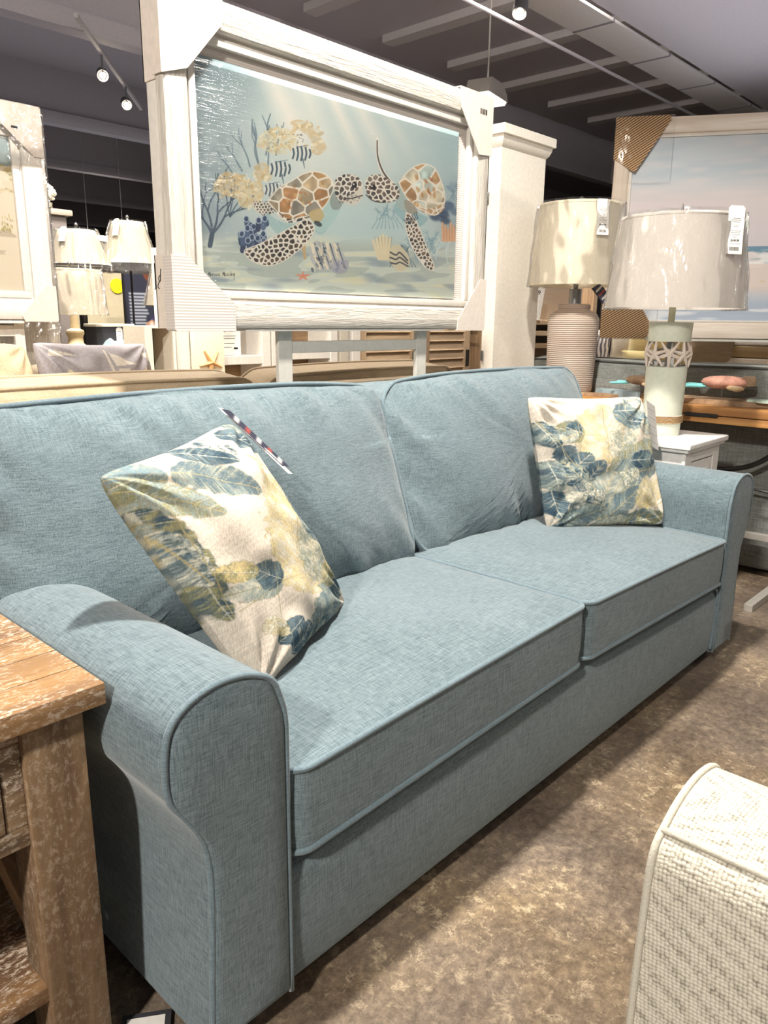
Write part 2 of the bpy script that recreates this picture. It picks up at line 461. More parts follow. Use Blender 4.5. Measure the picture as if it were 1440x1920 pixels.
# long flat duct and a pipe, both along the sofa's length
duct = thing('ceiling_duct', 'long flat grey jointed duct running under the dark ceiling', 'duct', (9.5, 3.12, 3.18))
b = B(); b.box(-6.4, 8, -.16, .16, 0, .02, .002); b.out('duct_body', plain('duct_paint', srgb(152, 149, 147), .6), duct, angle=0)
for q in np.arange(-5.9, 8, .95):
    b = B(); b.box(q, q + .025, -.162, .162, -.003, .022); b.out('joint_band', CEILD, duct, angle=0)
b = B(); b.tube([(2.5, 3.72, 3.3), (21, 3.72, 3.3)], .014)
tag(b.out('ceiling_pipe', CEILM), 'thin grey pipe under the ceiling beside the flat duct', 'pipe')
slab('trim_60', 2.0, 22, -2, 2.93, 3.20, 3.24, plain('charcoal_soffit', srgb(140, 137, 141), .75, .2))

BULB = G('lit_bulb'); BULB.set('Emission Color', (1, .86, .62, 1)); BULB.set('Emission Strength', 60); BULB = BULB.m
LITP = G('lit_panel'); LITP.set('Emission Color', (1, .93, .82, 1)); LITP.set('Emission Strength', 9); LITP = LITP.m
def track_head(loc, aim, label, power=45):
    t = thing('track_spotlight', label, 'spotlight', loc, 0, 'track spotlights under the dark ceiling')
    d = Vector(aim).normalized(); q = d.to_track_quat('Z', 'Y').to_matrix().to_4x4()
    b = B(); b.lathe([(.03, -.11), (.045, -.10), (.05, 0), (.046, 0), (.038, -.02)], n=20, cap1=False)
    b.out('lamp_head', CEILD, t, warp=lambda v: q @ v)
    b = B(); b.ball(tuple(d * -.012), .026); b.out('bulb', BULB, t)
    b = B(); b.cyl((0, 0, .02), (0, 0, .16), .009, n=8); b.out('stem', CEILD, t)
    l = bpy.data.lights.new('track_beam', 'SPOT'); l.energy = power; l.color = (1, .88, .7); l.spot_size = math.radians(70); l.shadow_soft_size = .04
    o = bpy.data.objects.new('track_beam', l); COL.objects.link(o)
    o.matrix_world = Matrix.Translation(Vector(loc) + d * .08) @ d.to_track_quat('-Z', 'Y').to_matrix().to_4x4()
track_head((3.59, 6.64, 3.10), (-.35, -.8, -.45), 'upper of two lit track spotlights left of the turtle picture', 60)
track_head((4.19, 7.33, 3.10), (-.3, -.8, -.5), 'lower of two lit track spotlights left of the turtle picture', 60)
track_head((4.72, 3.22, 3.08), (-.5, -.2, -.85), 'lit track spotlight above the tall white cabinet', 60)
b = B(); b.box(-.015, .015, -1.3, 1.3, -.01, .02); o = b.out('lighting_track', CEILR, angle=0, warp=lambda v: Matrix.Rotation(math.radians(-40), 4, 'Z') @ v)
o.location = (3.9, 7.0, 3.27); tag(o, 'grey track rail carrying two lit spotlights', 'track')
fx = thing('high_bay_light', 'lit box light with dark hood above the tall white cabinet', 'ceiling light', (5.85, 4.28, 2.97), math.radians(12))
b = B(); b.prism([(-.22, 0), (.20, 0), (.17, .06), (.06, .12), (-.16, .12)], -.11, .11); b.cyl((0, 0, .1), (0, 0, .92), .008, n=6); b.out('hood', plain('fixture_hood', srgb(150, 146, 140), .5), fx, angle=0)
b = B(); b.box(-.20, .18, -.10, .10, -.012, 0); b.out('diffuser', LITP, fx, angle=0)
b = B()
for q in np.linspace(-.18, .16, 7): b.box(q, q + .008, -.10, .10, -.03, -.012)
b.out('louvre', WHITEP, fx, angle=0)
sl = thing('strip_light', 'bright white strip light seen far away between the lampshades', 'ceiling light', (6.4, 12.1, 2.34))
b = B(); b.box(-.42, .4, -.1, .1, -.03, .03, .01); b.out('tube', LITP, sl); b = B(); b.cyl((-.3, 0, .03), (-.3, 0, 1.56), .004, n=6); b.out('rod', CEILR, sl); b = B(); b.cyl((.3, 0, .03), (.3, 0, 1.56), .004, n=6); b.out('rod', CEILR, sl)
# ------------------------------------------------------------------ sofa
SX = 1.5685                                   # middle of the sofa
PROF = [(.652, .05), (.652, .257), (.652, .38), (.652, .498), (.651, .552), (.642, .588), (.627, .619), (.591, .638), (.553, .645),
        (.516, .642), (.481, .629), (.459, .608), (.450, .58), (.447, .538), (.452, .501), (.471, .471), (.494, .43), (.505, .391), (.509, .343), (.507, .267), (.499, .111), (.497, .05)]
PROF = smooth(PROF, False, 3)
sofa = thing('sofa', 'blue-grey woven two-seat sofa with rolled arms and piped cushions', 'sofa', (SX, 1.27, 0))
def bow(x): return .030 * (1 - ((x - SX) / .92) ** 2)

def rolled_arm(mirror):
    mx = (lambda x: 2 * SX - x) if mirror else (lambda x: x)
    cx = sum(p[0] for p in PROF) / len(PROF)
    # body of the arm: the profile drawn from front to back, edges eased
    b = B(); rows = []
    for y, s, dz in ((.806, .0, 0), (.803, .93, 0), (.806, .985, 0), (.815, 1, 0), (1.0, 1, 0), (1.25, 1, 0), (1.5, 1, -.004), (1.72, 1, -.01), (1.725, .97, -.01)):
        if s == 0: continue
        rows.append([(mx(cx + (x - cx) * s), y, .33 + (z - .33) * (.99 + .01 * s if s < 1 else 1) + dz * (z > .5)) for x, z in PROF])
    V = b.grid(rows)
    b.bm.faces.new(V[0]); b.bm.faces.new(list(reversed(V[-1])))
    for i in range(len(V) - 1): b.bm.faces.new((V[i][0], V[i + 1][0], V[i + 1][-1], V[i][-1]))
    arm = b.out('arm', BLUE, sofa, True, 50)
    # front panel, gently domed, edged with a welt
    b = B(); rows = []
    for s, y in ((.955, .806), (.95, .798), (.90, .7935), (.6, .7915), (.3, .791)):
        rows.append([(mx(cx + .004 + (x - cx - .004) * s), y, .33 + (z - .33) * (.985 + (s - .955) * .9)) for x, z in PROF])
    V = b.grid(rows, cv=True); b.bm.faces.new(V[-1])
    b.out('front_panel', BLUE, sofa, True, 60)
    b = B(); b.tube([(mx(cx + (x - cx) * .985), .799, .33 + (z - .33) * .995) for x, z in PROF], .0050, n=8)
    b.out('arm_piping', BLUEP, sofa, True, 180)
rolled_arm(False); rolled_arm(True)

# seat base with front rail
b = B(); rows = []
for k in range(25):
    x = .655 + (2.482 - .655) * k / 24; h = .285 + bow(x)
    rows.append([(x, y, z) for y, z in ((1.66, .05), (.83, .05), (.812, .056), (.806, .075), (.803, .16), (.803, h - .05), (.808, h - .02), (.83, h), (1.0, h + .005), (1.66, h + .005))])
V = b.grid(rows, cv=True)
b.bm.faces.new(V[0]); b.bm.faces.new(list(reversed(V[-1])))
b.out('seat_base', BLUE, sofa, True, 50)
b = B(); b.tube([(x, .802, z) for x, z in smooth([(2.468, .068), (2.474, .095), (2.477, .14), (2.477, .23), (2.472, .27), (2.452, .284)], False, 4)], .0048)
b.out('base_piping', BLUEP, sofa, True, 180)
for x in (.56, 2.58):
    for y in (.87, 1.62):
        b = B(); b.lathe([(.022, 0), (.032, .055)], (x, y, 0), n=16); b.out('foot', BLACK, sofa, True)

def outline(w, h, r, bulge=.0, per=14, rc=6, notch=None):
    """rounded rectangle centred on 0,0; the sides bow out by bulge"""
    P = []
    cs = [(w / 2 - r, h / 2 - r, 0), (-w / 2 + r, h / 2 - r, 90), (-w / 2 + r, -h / 2 + r, 180), (w / 2 - r, -h / 2 + r, 270)]
    for k, (cx, cy, a0) in enumerate(cs):
        for j in range(rc + 1):
            a = math.radians(a0 + 90 * j / rc); P.append((cx + r * math.cos(a), cy + r * math.sin(a)))
        nx, ny, a1 = cs[(k + 1) % 4]; p = P[-1]
        q = (nx + r * math.cos(math.radians(a1)), ny + r * math.sin(math.radians(a1)))
        for j in range(1, per): t = j / per; P.append((p[0] + (q[0] - p[0]) * t, p[1] + (q[1] - p[1]) * t))
    return [(x + bulge * (1 if x > 0 else -1) * max(0, 1 - (2 * y / h) ** 2) * (abs(x) > w / 2 - r * .5),
             y + bulge * (1 if y > 0 else -1) * max(0, 1 - (2 * x / w) ** 2) * (abs(y) > h / 2 - r * .5)) for x, y in P]

def cushion(name, parent, M, w, h, t, r, crown, mat, pmat, pr=.0060, bulge=.006, side=.006, warp=None, pucker=0, seed=0, per=14, back_crown=.01, pipes=(0, 1)):
    """boxed cushion: plan in local x,y, thickness in local z, piping round both edges"""
    O = outline(w, h, r, bulge, per); b = B(); rows = []
    def ring(s, z, zc=None, side_=0): return [(x * s, y * s, z + (zc(x * s, y * s) if zc else 0)) for x, y in O]
    def dome(amp):
        def f(x, y):
            a = max(0, 1 - abs(2 * x / w) ** 2.6) * max(0, 1 - abs(2 * y / h) ** 2.6)
            d = min(w / 2 - abs(x), h / 2 - abs(y)); pk = 0
            if pucker:
                e = max(0, d); fall = math.exp(-e / .11) * min(1, e / .012)
                pk = pucker * fall * (mn.noise(Vector((x * 15 + y * 9, y * 3, seed))) + .4 * mn.noise(Vector((x * 40 + y * 12, y * 6, seed + 3))))
                pk += pucker * .45 * mn.noise(Vector((x * 4 + y * 3, y * 3, seed + 9)))
            return amp * a ** .6 + pk
        return f
    for s in (.02, .25, .5, .75, .93): rows.append(ring(s, 0, lambda x, y: -dome(back_crown)(x, y)))
    rows.append(ring(1, 0)); rows.append(ring(1 + side / w, t * .3)); rows.append(ring(1 + side / w, t * .7)); rows.append(ring(1, t))
    for s in (.992, .975, .95, .92, .88, .83, .77, .7, .62, .53, .43, .32, .2, .1, .02): rows.append(ring(s, t, dome(crown)))
    V = b.grid(rows, cv=True)
    b.bm.faces.new(list(reversed(V[0]))); b.bm.faces.new(V[-1])
    W = (lambda v: warp(M @ Vector(v))) if warp else (lambda v: M @ Vector(v))
    c = b.out(name, mat, None, angle=55, warp=W)
    c.data.transform(PM[parent.name].inverted()); c.parent = parent; PM[c.name] = PM[parent.name]
    for q in pipes:
        b = B(); b.tube([(x, y, t * q) for x, y in O], pr, closed=True, n=7)
        p = b.out('piping', pmat, None, angle=180, warp=W)
        p.data.transform(PM[parent.name].inverted()); p.parent = c; PM[p.name] = PM[parent.name]
    return c

def seat_warp(v):
    v = Vector(v); v.z += bow(v.x) - .006 * max(0, (v.y - 1.1)) ; return v
cushion('seat_cushion', sofa, Matrix.Translation((1.108, 1.135, .302)), .898, .69, .146, .035, .026, BLUE, BLUEP, warp=seat_warp, seed=1, pucker=.002)
cushion('seat_cushion', sofa, Matrix.Translation((2.020, 1.135, .302)), .905, .69, .142, .035, .026, BLUE, BLUEP, warp=seat_warp, seed=2, pucker=.002)

lean = math.atan2(.18, .50)
def back_M(cx):
    # local x -> -X (so the crown faces the front), local y -> up the lean, local z -> towards the front
    up = Vector((0, math.sin(lean), math.cos(lean))); out = Vector((0, -math.cos(lean), math.sin(lean)))
    xa = up.cross(out)
    m = Matrix((xa, up, out)).transposed().to_4x4(); m.translation = Vector((cx, 1.43, .70)) - out * .15
    return m
def back_warp(v):
    v = Vector(v); v.z -= .010 * math.exp(-((v.x - SX) / .16) ** 2) * (v.z > .8); return v
cushion('back_cushion', sofa, back_M(1.020), 1.085, .52, .17, .065, .088, BLUE, BLUEP, bulge=.012, warp=back_warp, pucker=.028, seed=11, per=40, side=.02)
cushion('back_cushion', sofa, back_M(2.128), 1.090, .52, .17, .085, .088, BLUE, BLUEP, bulge=.012, warp=back_warp, pucker=.030, seed=23, per=40, side=.02)
# upholstered back
b = B(); rows = []
for y, z in ((1.50, .10), (1.50, .5), (1.56, .80), (1.585, .90), (1.61, .925), (1.65, .935), (1.70, .925), (1.73, .89), (1.735, .6), (1.735, .05), (1.52, .05)):
    rows.append([(x, y, z - (.02 if abs(x - SX) > 1.0 and z > .85 else 0)) for x in (.51, .54, .70, 1.2, SX, 1.9, 2.4, 2.60, 2.627)])
V = b.grid(rows, cu=True); b.bm.faces.new([r[0] for r in V]); b.bm.faces.new([r[-1] for r in reversed(V)])
b.out('back_frame', BLUE, sofa, True, 50)

# ------------------------------------------------------------------ throw pillows
PCLOTH = painted_mat('printed_pillow_cloth', .9, .15, .35, 480)
CREAMP = (226, 214, 200)
def pleaf(p, x0, y0, x1, y1, wid, col, col2, vein=(196, 180, 140), seed=1, al=.95, lobes=9, curve=0.0):
    """one painted leaf from stem (x0,y0) to tip (x1,y1): broad, mottled, streaked across its midrib"""
    wid *= 1.22
    L = math.hypot(x1 - x0, y1 - y0); ux, uy = (x1 - x0) / L, (y1 - y0) / L
    m = L * .6 + wid; cx, cy = (x0 + x1) / 2, (y0 + y1) / 2
    i = p.sel(cx - m, cx + m, cy - m, cy + m)
    dx, dy = p.X[i] - x0, p.Y[i] - y0; t = (dx * ux + dy * uy) / L; s = -dx * uy + dy * ux - curve * L * t * (1 - t)
    prof = np.sin(PI * np.clip(t, 0, 1) ** .8) ** .55 * wid / 2
    n = vnoise(p.X[i], p.Y[i], 30, seed); nf = vnoise(p.X[i], p.Y[i], 7, seed + 2); n2 = vnoise(t * L - np.abs(s) * .8, np.abs(s), 9, seed + 5, 7)
    lob = 1 - .10 * np.abs(np.sin(lobes * .6 * PI * t + .9 * np.sign(s) + 3 * n)) ** 3
    edge = prof * lob * (.82 + .34 * n)
    inn = (t > 0) & (t < 1)
    a = np.clip((edge - np.abs(s)) / 5, 0, 1) * inn * al * np.clip(.72 + .5 * nf, 0, 1)
    mixf = np.clip((.55 * n + .35 * n2 + .3 * nf - .38) * 2.6, 0, 1)[:, None]
    c = np.array(col) / 255. * (1 - mixf) + np.array(col2) / 255. * mixf
    c = c * (.86 + .28 * nf[:, None])
    p.c[i] = p.c[i] * (1 - a[:, None]) + c * a[:, None]
    st = np.clip(vnoise(t * L - np.abs(s) * .8, np.abs(s), 5.5, seed + 8, 12) * 5 - 3.4, 0, 1) * a * .65
    p.put(i, st, (214, 206, 180))
    p.put(i, ((np.abs(s) < 2.2) & inn) * .7, vein)
    p.put(i, ((np.abs(np.abs(s) - edge) < 1.7) & (n > .3) & inn) * .6, tuple(int(q * .8) for q in vein))
NAVY = (52, 74, 90); SLATE = (92, 112, 122); SAGE = (140, 152, 148); GOLD = (196, 178, 128); OLIVE = (136, 134, 100); PALE = (206, 202, 186); BLUG = (112, 134, 142)

def cloth_base(X, Y):
    p = Paint(X, Y, CREAMP)
    n = vnoise(p.X * .6 + p.Y * .8, p.X * -.8 + p.Y * .6, 3, 4, 40)
    p.c *= (.94 + .10 * n)[:, None]
    return p
def cloth_one(X, Y):                            # drawn in a 1440 x 1495 frame
    p = cloth_base(X, Y)
    pleaf(p, 90, 420, 370, 480, 210, SAGE, BLUG, GOLD, 3)
    pleaf(p, 380, 440, 790, 540, 150, SAGE, SLATE, GOLD, 4, curve=-.1)
    pleaf(p, 160, 480, 560, 660, 130, OLIVE, SAGE, GOLD, 5)
    pleaf(p, 560, 320, 760, 290, 130, NAVY, PALE, PALE, 6); pleaf(p, 440, 320, 720, 380, 90, NAVY, SLATE, PALE, 7)
    pleaf(p, 740, 200, 1010, 260, 90, NAVY, SLATE, PALE, 8); pleaf(p, 800, 120, 1000, 200, 60, SAGE, SLATE, GOLD, 9)
    pleaf(p, 250, 590, 620, 1180, 120, NAVY, OLIVE, PALE, 10); pleaf(p, 200, 620, 420, 960, 110, OLIVE, SAGE, GOLD, 11)
    pleaf(p, 310, 700, 520, 1000, 90, SLATE, PALE, GOLD, 12)
    pleaf(p, 990, 1080, 960, 400, 400, PALE, GOLD, GOLD, 13, .75, 14); pleaf(p, 1080, 1000, 1060, 620, 200, SAGE, PALE, GOLD, 14, .8)
    pleaf(p, 820, 600, 900, 420, 90, GOLD, PALE, GOLD, 15, .7); pleaf(p, 1000, 620, 820, 320, 90, PALE, GOLD, GOLD, 16, .6)
    pleaf(p, 990, 620, 1230, 640, 170, SLATE, NAVY, PALE, 17); pleaf(p, 1000, 520, 1170, 560, 110, NAVY, SLATE, PALE, 18)
    pleaf(p, 1020, 640, 1200, 760, 110, NAVY, SAGE, PALE, 19); pleaf(p, 1180, 600, 1290, 820, 110, SAGE, BLUG, GOLD, 20)
    pleaf(p, 830, 1010, 560, 1060, 120, PALE, SAGE, OLIVE, 21); pleaf(p, 830, 1000, 670, 940, 130, NAVY, SLATE, PALE, 22)
    pleaf(p, 700, 960, 500, 940, 90, OLIVE, GOLD, PALE, 23)
    pleaf(p, 1060, 1300, 1330, 880, 210, SLATE, SAGE, GOLD, 24); pleaf(p, 1180, 1020, 1340, 900, 140, NAVY, SLATE, PALE, 25)
    pleaf(p, 1130, 1000, 1320, 820, 120, GOLD, OLIVE, PALE, 26, .7); pleaf(p, 1000, 1380, 1160, 1180, 110, SAGE, NAVY, GOLD, 27)
    pleaf(p, 820, 1330, 940, 1200, 110, NAVY, SLATE, PALE, 28); pleaf(p, 900, 1380, 1020, 1220, 130, SLATE, NAVY, PALE, 29); pleaf(p, 740, 1200, 860, 1290, 80, GOLD, PALE, GOLD, 30)
    for q in ([(990, 560), (960, 760), (1000, 1080)], [(800, 1010), (820, 1200)], [(1000, 1380), (1060, 1250), (1090, 1150)], [(810, 320), (1000, 560)],
              [(630, 1140), (780, 1040)], [(980, 460), (1060, 450), (1085, 470)], [(820, 1010), (940, 970)], [(770, 760), (790, 960)], [(900, 300), (1010, 480), (980, 600)], [(330, 600), (620, 1160)]):
        p.stroke(q, 5, (176, 164, 124), .85, 3)
    return p.c
def cloth_two(X, Y):                            # drawn in a 1440 x 1584 frame, pillow at 120..880, 120..880
    p = cloth_base(X, Y)
    pleaf(p, 470, 500, 470, 170, 270, PALE, GOLD, GOLD, 3, .7, 14); pleaf(p, 560, 500, 560, 220, 150, SAGE, PALE, GOLD, 4, .8)
    pleaf(p, 360, 340, 230, 300, 110, SLATE, OLIVE, PALE, 5); pleaf(p, 350, 330, 270, 300, 80, NAVY, SLATE, PALE, 6); pleaf(p, 330, 330, 220, 380, 60, PALE, SAGE, GOLD, 7)
    pleaf(p, 520, 230, 760, 260, 110, SLATE, BLUG, PALE, 8); pleaf(p, 540, 210, 720, 200, 80, SAGE, SLATE, PALE, 9); pleaf(p, 600, 260, 700, 270, 50, NAVY, SLATE, PALE, 10); pleaf(p, 690, 260, 790, 340, 80, SAGE, PALE, GOLD, 11)
    pleaf(p, 160, 270, 240, 420, 80, SAGE, NAVY, PALE, 12); pleaf(p, 620, 130, 780, 210, 70, BLUG, PALE, PALE, 13)
    pleaf(p, 250, 400, 290, 500, 90, NAVY, SLATE, PALE, 14); pleaf(p, 290, 560, 380, 440, 110, NAVY, SLATE, PALE, 15); pleaf(p, 340, 640, 450, 480, 110, NAVY, SLATE, PALE, 16); pleaf(p, 210, 480, 260, 660, 90, NAVY, SAGE, PALE, 17)
    pleaf(p, 420, 720, 260, 480, 90, NAVY, SAGE, GOLD, 18, curve=.15)
    pleaf(p, 480, 560, 780, 370, 160, OLIVE, SAGE, GOLD, 19, curve=.2); pleaf(p, 500, 560, 800, 520, 150, SAGE, SLATE, GOLD, 20); pleaf(p, 600, 480, 800, 470, 90, BLUG, NAVY, PALE, 21)
    pleaf(p, 460, 810, 640, 520, 170, SAGE, PALE, OLIVE, 22, .95, 12); pleaf(p, 430, 740, 520, 540, 160, PALE, SAGE, GOLD, 23); pleaf(p, 480, 800, 670, 620, 110, SAGE, SLATE, GOLD, 24)
    pleaf(p, 700, 750, 720, 560, 120, PALE, GOLD, GOLD, 25, .8); pleaf(p, 720, 740, 800, 580, 90, PALE, GOLD, GOLD, 26, .6)
    pleaf(p, 240, 780, 460, 660, 160, NAVY, PALE, SAGE, 27); pleaf(p, 280, 840, 480, 740, 120, SLATE, SAGE, GOLD, 28); pleaf(p, 230, 640, 280, 800, 90, SLATE, NAVY, PALE, 29); pleaf(p, 260, 600, 400, 620, 70, PALE, NAVY, SAGE, 30)
    pleaf(p, 560, 830, 860, 780, 110, OLIVE, SLATE, PALE, 31); pleaf(p, 440, 850, 640, 790, 70, SAGE, PALE, GOLD, 32); pleaf(p, 240, 860, 380, 850, 60, (190, 200, 190), NAVY, PALE, 33)
    for q in ([(470, 180), (470, 500)], [(340, 230), (335, 430)], [(580, 520), (460, 810)], [(780, 600), (710, 760)], [(350, 340), (440, 345)], [(510, 210), (630, 340), (625, 360)], [(160, 260), (260, 420), (400, 620), (420, 720)],
              [(640, 720), (700, 560)], [(780, 740), (830, 700), (820, 640)], [(600, 800), (740, 770), (860, 800)], [(440, 560), (560, 440), (700, 400), (800, 500)]):
        p.stroke(q, 4, (170, 160, 124), .85, 3)
    return p.c

def throw_pillow(label, C, thick, frame, paintf, n=230, seed=1, group='leaf-print throw pillows', inset=.058, blunt=.045):
    """C: world corners top-left, top-right, bottom-right, bottom-left as seen from the front; frame: the same corners in the drawing"""
    C = [Vector(c) for c in C]; base = sum(C, Vector()) / 4; base.z = min(c.z for c in C)
    t = thing('throw_pillow', label, 'pillow', tuple(base), 0, group)
    u = np.linspace(-1, 1, n); U, V = np.meshgrid(u, u)
    def bil(Q):
        Q = [np.array(q, float) for q in Q]; a, b_ = (U + 1) / 2, (V + 1) / 2
        return (Q[0][None, None] * ((1 - a) * (1 - b_))[..., None] + Q[1][None, None] * (a * (1 - b_))[..., None]
                + Q[2][None, None] * (a * b_)[..., None] + Q[3][None, None] * ((1 - a) * b_)[..., None])
    U0, V0 = U.copy(), V.copy()
    kk = (np.abs(U0) * np.abs(V0)) ** 6 * blunt
    U = U0 * (1 - inset * (1 - V0 ** 2) - kk); V = V0 * (1 - inset * (1 - U0 ** 2) - kk)
    P = bil([tuple(c) for c in C])
    nrm = (C[1] - C[0]).cross(C[3] - C[0]).normalized(); nrm = -nrm if nrm.y > 0 else nrm
    h = ((1 - U0 ** 2) * (1 - V0 ** 2)) ** .42 * thick
    wr = (vnoise((U0 + 2) * 100, (V0 + 2) * 100, 28, seed) - .5) * .022 * np.clip(h / thick * 2.5, 0, 1)
    rad = np.hypot(np.abs(U0) - 1, np.abs(V0) - 1); ang = np.arctan2(1 - np.abs(V0), 1 - np.abs(U0) + 1e-6)
    wr += .006 * np.sin(ang * 14 + seed) * np.exp(-((rad - .35) / .25) ** 2) * np.clip(h / thick * 2, 0, 1)
    nn = np.array(nrm); front = P + (h + wr)[..., None] * nn; back = P - (h * .9)[..., None] * nn
    W = bil([(*q, 0) for q in frame])
    colours = paintf(W[..., 0], W[..., 1])
    coloured_grid('cover_front', front, colours, PCLOTH, t, True)
    m = back[::4, ::4]
    coloured_grid('cover_back', m, colours.reshape(n, n, 3)[::4, ::4].reshape(-1, 3), PCLOTH, t, True)
    return t, nrm
PC1 = [(.545, 1.13, .882), (.905, 1.27, .925), (1.155, 1.19, .478), (.755, 1.00, .462)]
pil1, n1 = throw_pillow('cream leaf-print throw pillow leaning against the near left arm', PC1, .088,
                        [(130, 400), (900, 85), (1430, 1080), (780, 1600)], cloth_one, 281, 3)
PC2 = [(2.035, 1.30, .900), (2.545, 1.155, .880), (2.44, .985, .462), (2.065, 1.215, .470)]
pil2, n2 = throw_pillow('cream leaf-print throw pillow standing by the far right arm', PC2, .075,
                        [(120, 120), (770, 110), (880, 840), (235, 880)], cloth_two, 281, 7)

# sewn-on cardboard tags
TAGP = painted_mat('printed_tag', .5, .4)
def tag_card(parent, P0, P1, P2, name, cols, seed=1, thick=.0006, n=40):
    """card with corners P0 (top-left), P1 (top-right), P2 (bottom-left)"""
    a, e1, e2 = np.array(P0), np.array(P1) - np.array(P0), np.array(P2) - np.array(P0)
    u = np.linspace(0, 1, n); U, V = np.meshgrid(u, u)
    P = a + U[..., None] * e1 + V[..., None] * e2
    p = Paint(U * 100, V * 100, (236, 232, 228)); cols(p)
    return coloured_grid(name, P, p.c, TAGP, parent, True)
def flag_cols(p):
    p.poly([(0, 0), (100, 0), (100, 100), (0, 100)], (60, 62, 80), 1)
    for k in range(5): p.stroke([(20, 20 + k * 18), (95, 12 + k * 18)], 7, (176, 84, 78) if k % 2 else (228, 222, 218), .9, curve=False)
    p.ell(30, 78, 16, 12, 20, (226, 222, 224), .9)
tag_card(pil1, (.883, 1.262, .947), (.912, 1.272, .940), (1.035, 1.262, .812), 'hang_tag', flag_cols)
tag_card(pil1, (.880, 1.268, .949), (.900, 1.276, .944), (1.062, 1.275, .790), 'hang_tag', lambda p: p.stroke([(0, 50), (100, 55)], 22, (120, 116, 128), .7))
tag_card(pil2, (2.555, 1.14, .862), (2.63, 1.14, .835), (2.60, 1.13, .700), 'hang_tag', lambda p: [p.stroke([(10, y), (90, y)], 1.5, (170, 168, 172), .5) for y in range(15, 95, 9)])
# ------------------------------------------------------------------ end table, front left
WL, WM, WD = srgb(170, 134, 92), srgb(148, 114, 78), srgb(110, 84, 66)
WASH = srgb(224, 208, 190)
WTX = wood('washed_acacia_x', WL, WM, WD, 'x', 42, 3, WASH, .5, 1.0)
WTZ = wood('washed_acacia_z', srgb(156, 130, 98), srgb(126, 100, 76), srgb(72, 58, 48), 'z', 30, 2.2, srgb(184, 168, 148), .6, .45)
WTXD = wood('washed_acacia_apron', srgb(170, 146, 114), srgb(138, 114, 90), srgb(96, 78, 64), 'x', 36, 2.5, srgb(200, 186, 170), .6, .85)
WTY = wood('washed_acacia_y', srgb(186, 152, 112), srgb(150, 118, 86), srgb(100, 76, 58), 'y', 36, 2.5, srgb(196, 180, 162), .6, .5)
et = thing('end_table', 'whitewashed rustic wooden end table with drawer beside the near sofa arm', 'table', (.13, 1.24, 0))
ys = np.linspace(.934, 1.55, 9); xs_ = [-.19, .02, .26, .444]
b = B()
r_ = random.Random(5)
for i in range(8):
    b.box(-.190, .4440, ys[i] + .0006, ys[i + 1] - .0006, .598, .630 + r_.uniform(-.0004, .0004), .0022, 2)
b.out('tabletop', WTX, et, True, 30)
for x0, x1, y0, y1 in ((.334, .419, .955, 1.035), (.334, .419, 1.45, 1.53), (-.165, -.08, .955, 1.035), (-.165, -.08, 1.45, 1.53)):
    b = B(); b.box(x0, x1, y0, y1, 0, .598, .005, 2); b.out('leg', WTZ, et, True, 30)
b = B(); b.box(-.08, .334, .965, .985, .572, .598, .002); b.box(-.08, .334, .965, .985, .415, .447, .002)
b.box(.306, .334, .965, .985, .447, .572, .002); b.box(-.08, -.055, .965, .985, .447, .572, .002); b.out('front_rail', WTXD, et, True, 30)
b = B(); b.box(.36, .39, 1.03, 1.45, .415, .598, .002); b.out('side_apron', WTY, et, True, 30)
b = B(); b.box(-.14, -.11, 1.03, 1.45, .415, .598, .002); b.out('side_apron', WTY, et, True, 30)
b = B(); b.box(-.08, .334, 1.48, 1.50, .415, .598, .002); b.out('back_apron', WTXD, et, True, 30)
b = B(); b.box(-.053, .304, .962, .978, .449, .570, .003); b.box(-.030, .281, .957, .963, .470, .549, .003); d = b.out('drawer', WTXD, et, True, 30)
b = B(); b.lathe([(.008, 0), (.006, .012), (.016, .02), (.013, .03), (0, .033)], n=16, cap0=True)
kn = b.out('knob', DMETAL, None, warp=lambda v: Vector((v.x + .125, .957 - v.z, v.y + .51)))
kn.data.transform(PM[et.name].inverted()); kn.parent = d; PM[kn.name] = PM[et.name]
b = B()
for i in range(6): b.box(-.16, .415, .965 + i * .093, .965 + i * .093 + .091, .150, .175, .002)
b.out('lower_shelf', WTX, et, True, 30)
for (z0, z1) in ((.185, .41), (.41, .185)):
    b = B(); L = math.hypot(.415, z1 - z0); a = math.atan2(z1 - z0, .415)
    b.box(-.012, .012, -L / 2, L / 2, -.02, .02, .002, M=Matrix.Translation((.376 + (.013 if z0 > z1 else -.012), 1.2425, (z0 + z1) / 2)) @ Matrix.Rotation(a, 4, 'X'))
    b.out('side_brace', WTY, et, True, 30)

# clear sign holder lying on the floor between table and sofa
sh = thing('sign_holder', 'dark-edged clear sign holder with white sheet on the floor by the sofa', 'sign', (.452, .925, 0), math.radians(54))
b = B(); b.box(-.055, .055, -.04, .04, .001, .010, .003); b.out('holder', plain('smoked_plastic', srgb(70, 70, 74), .25, .6), sh)
b = B(); b.box(-.044, .044, -.03, .03, .0102, .0112); b.out('sheet', PAPER, sh)

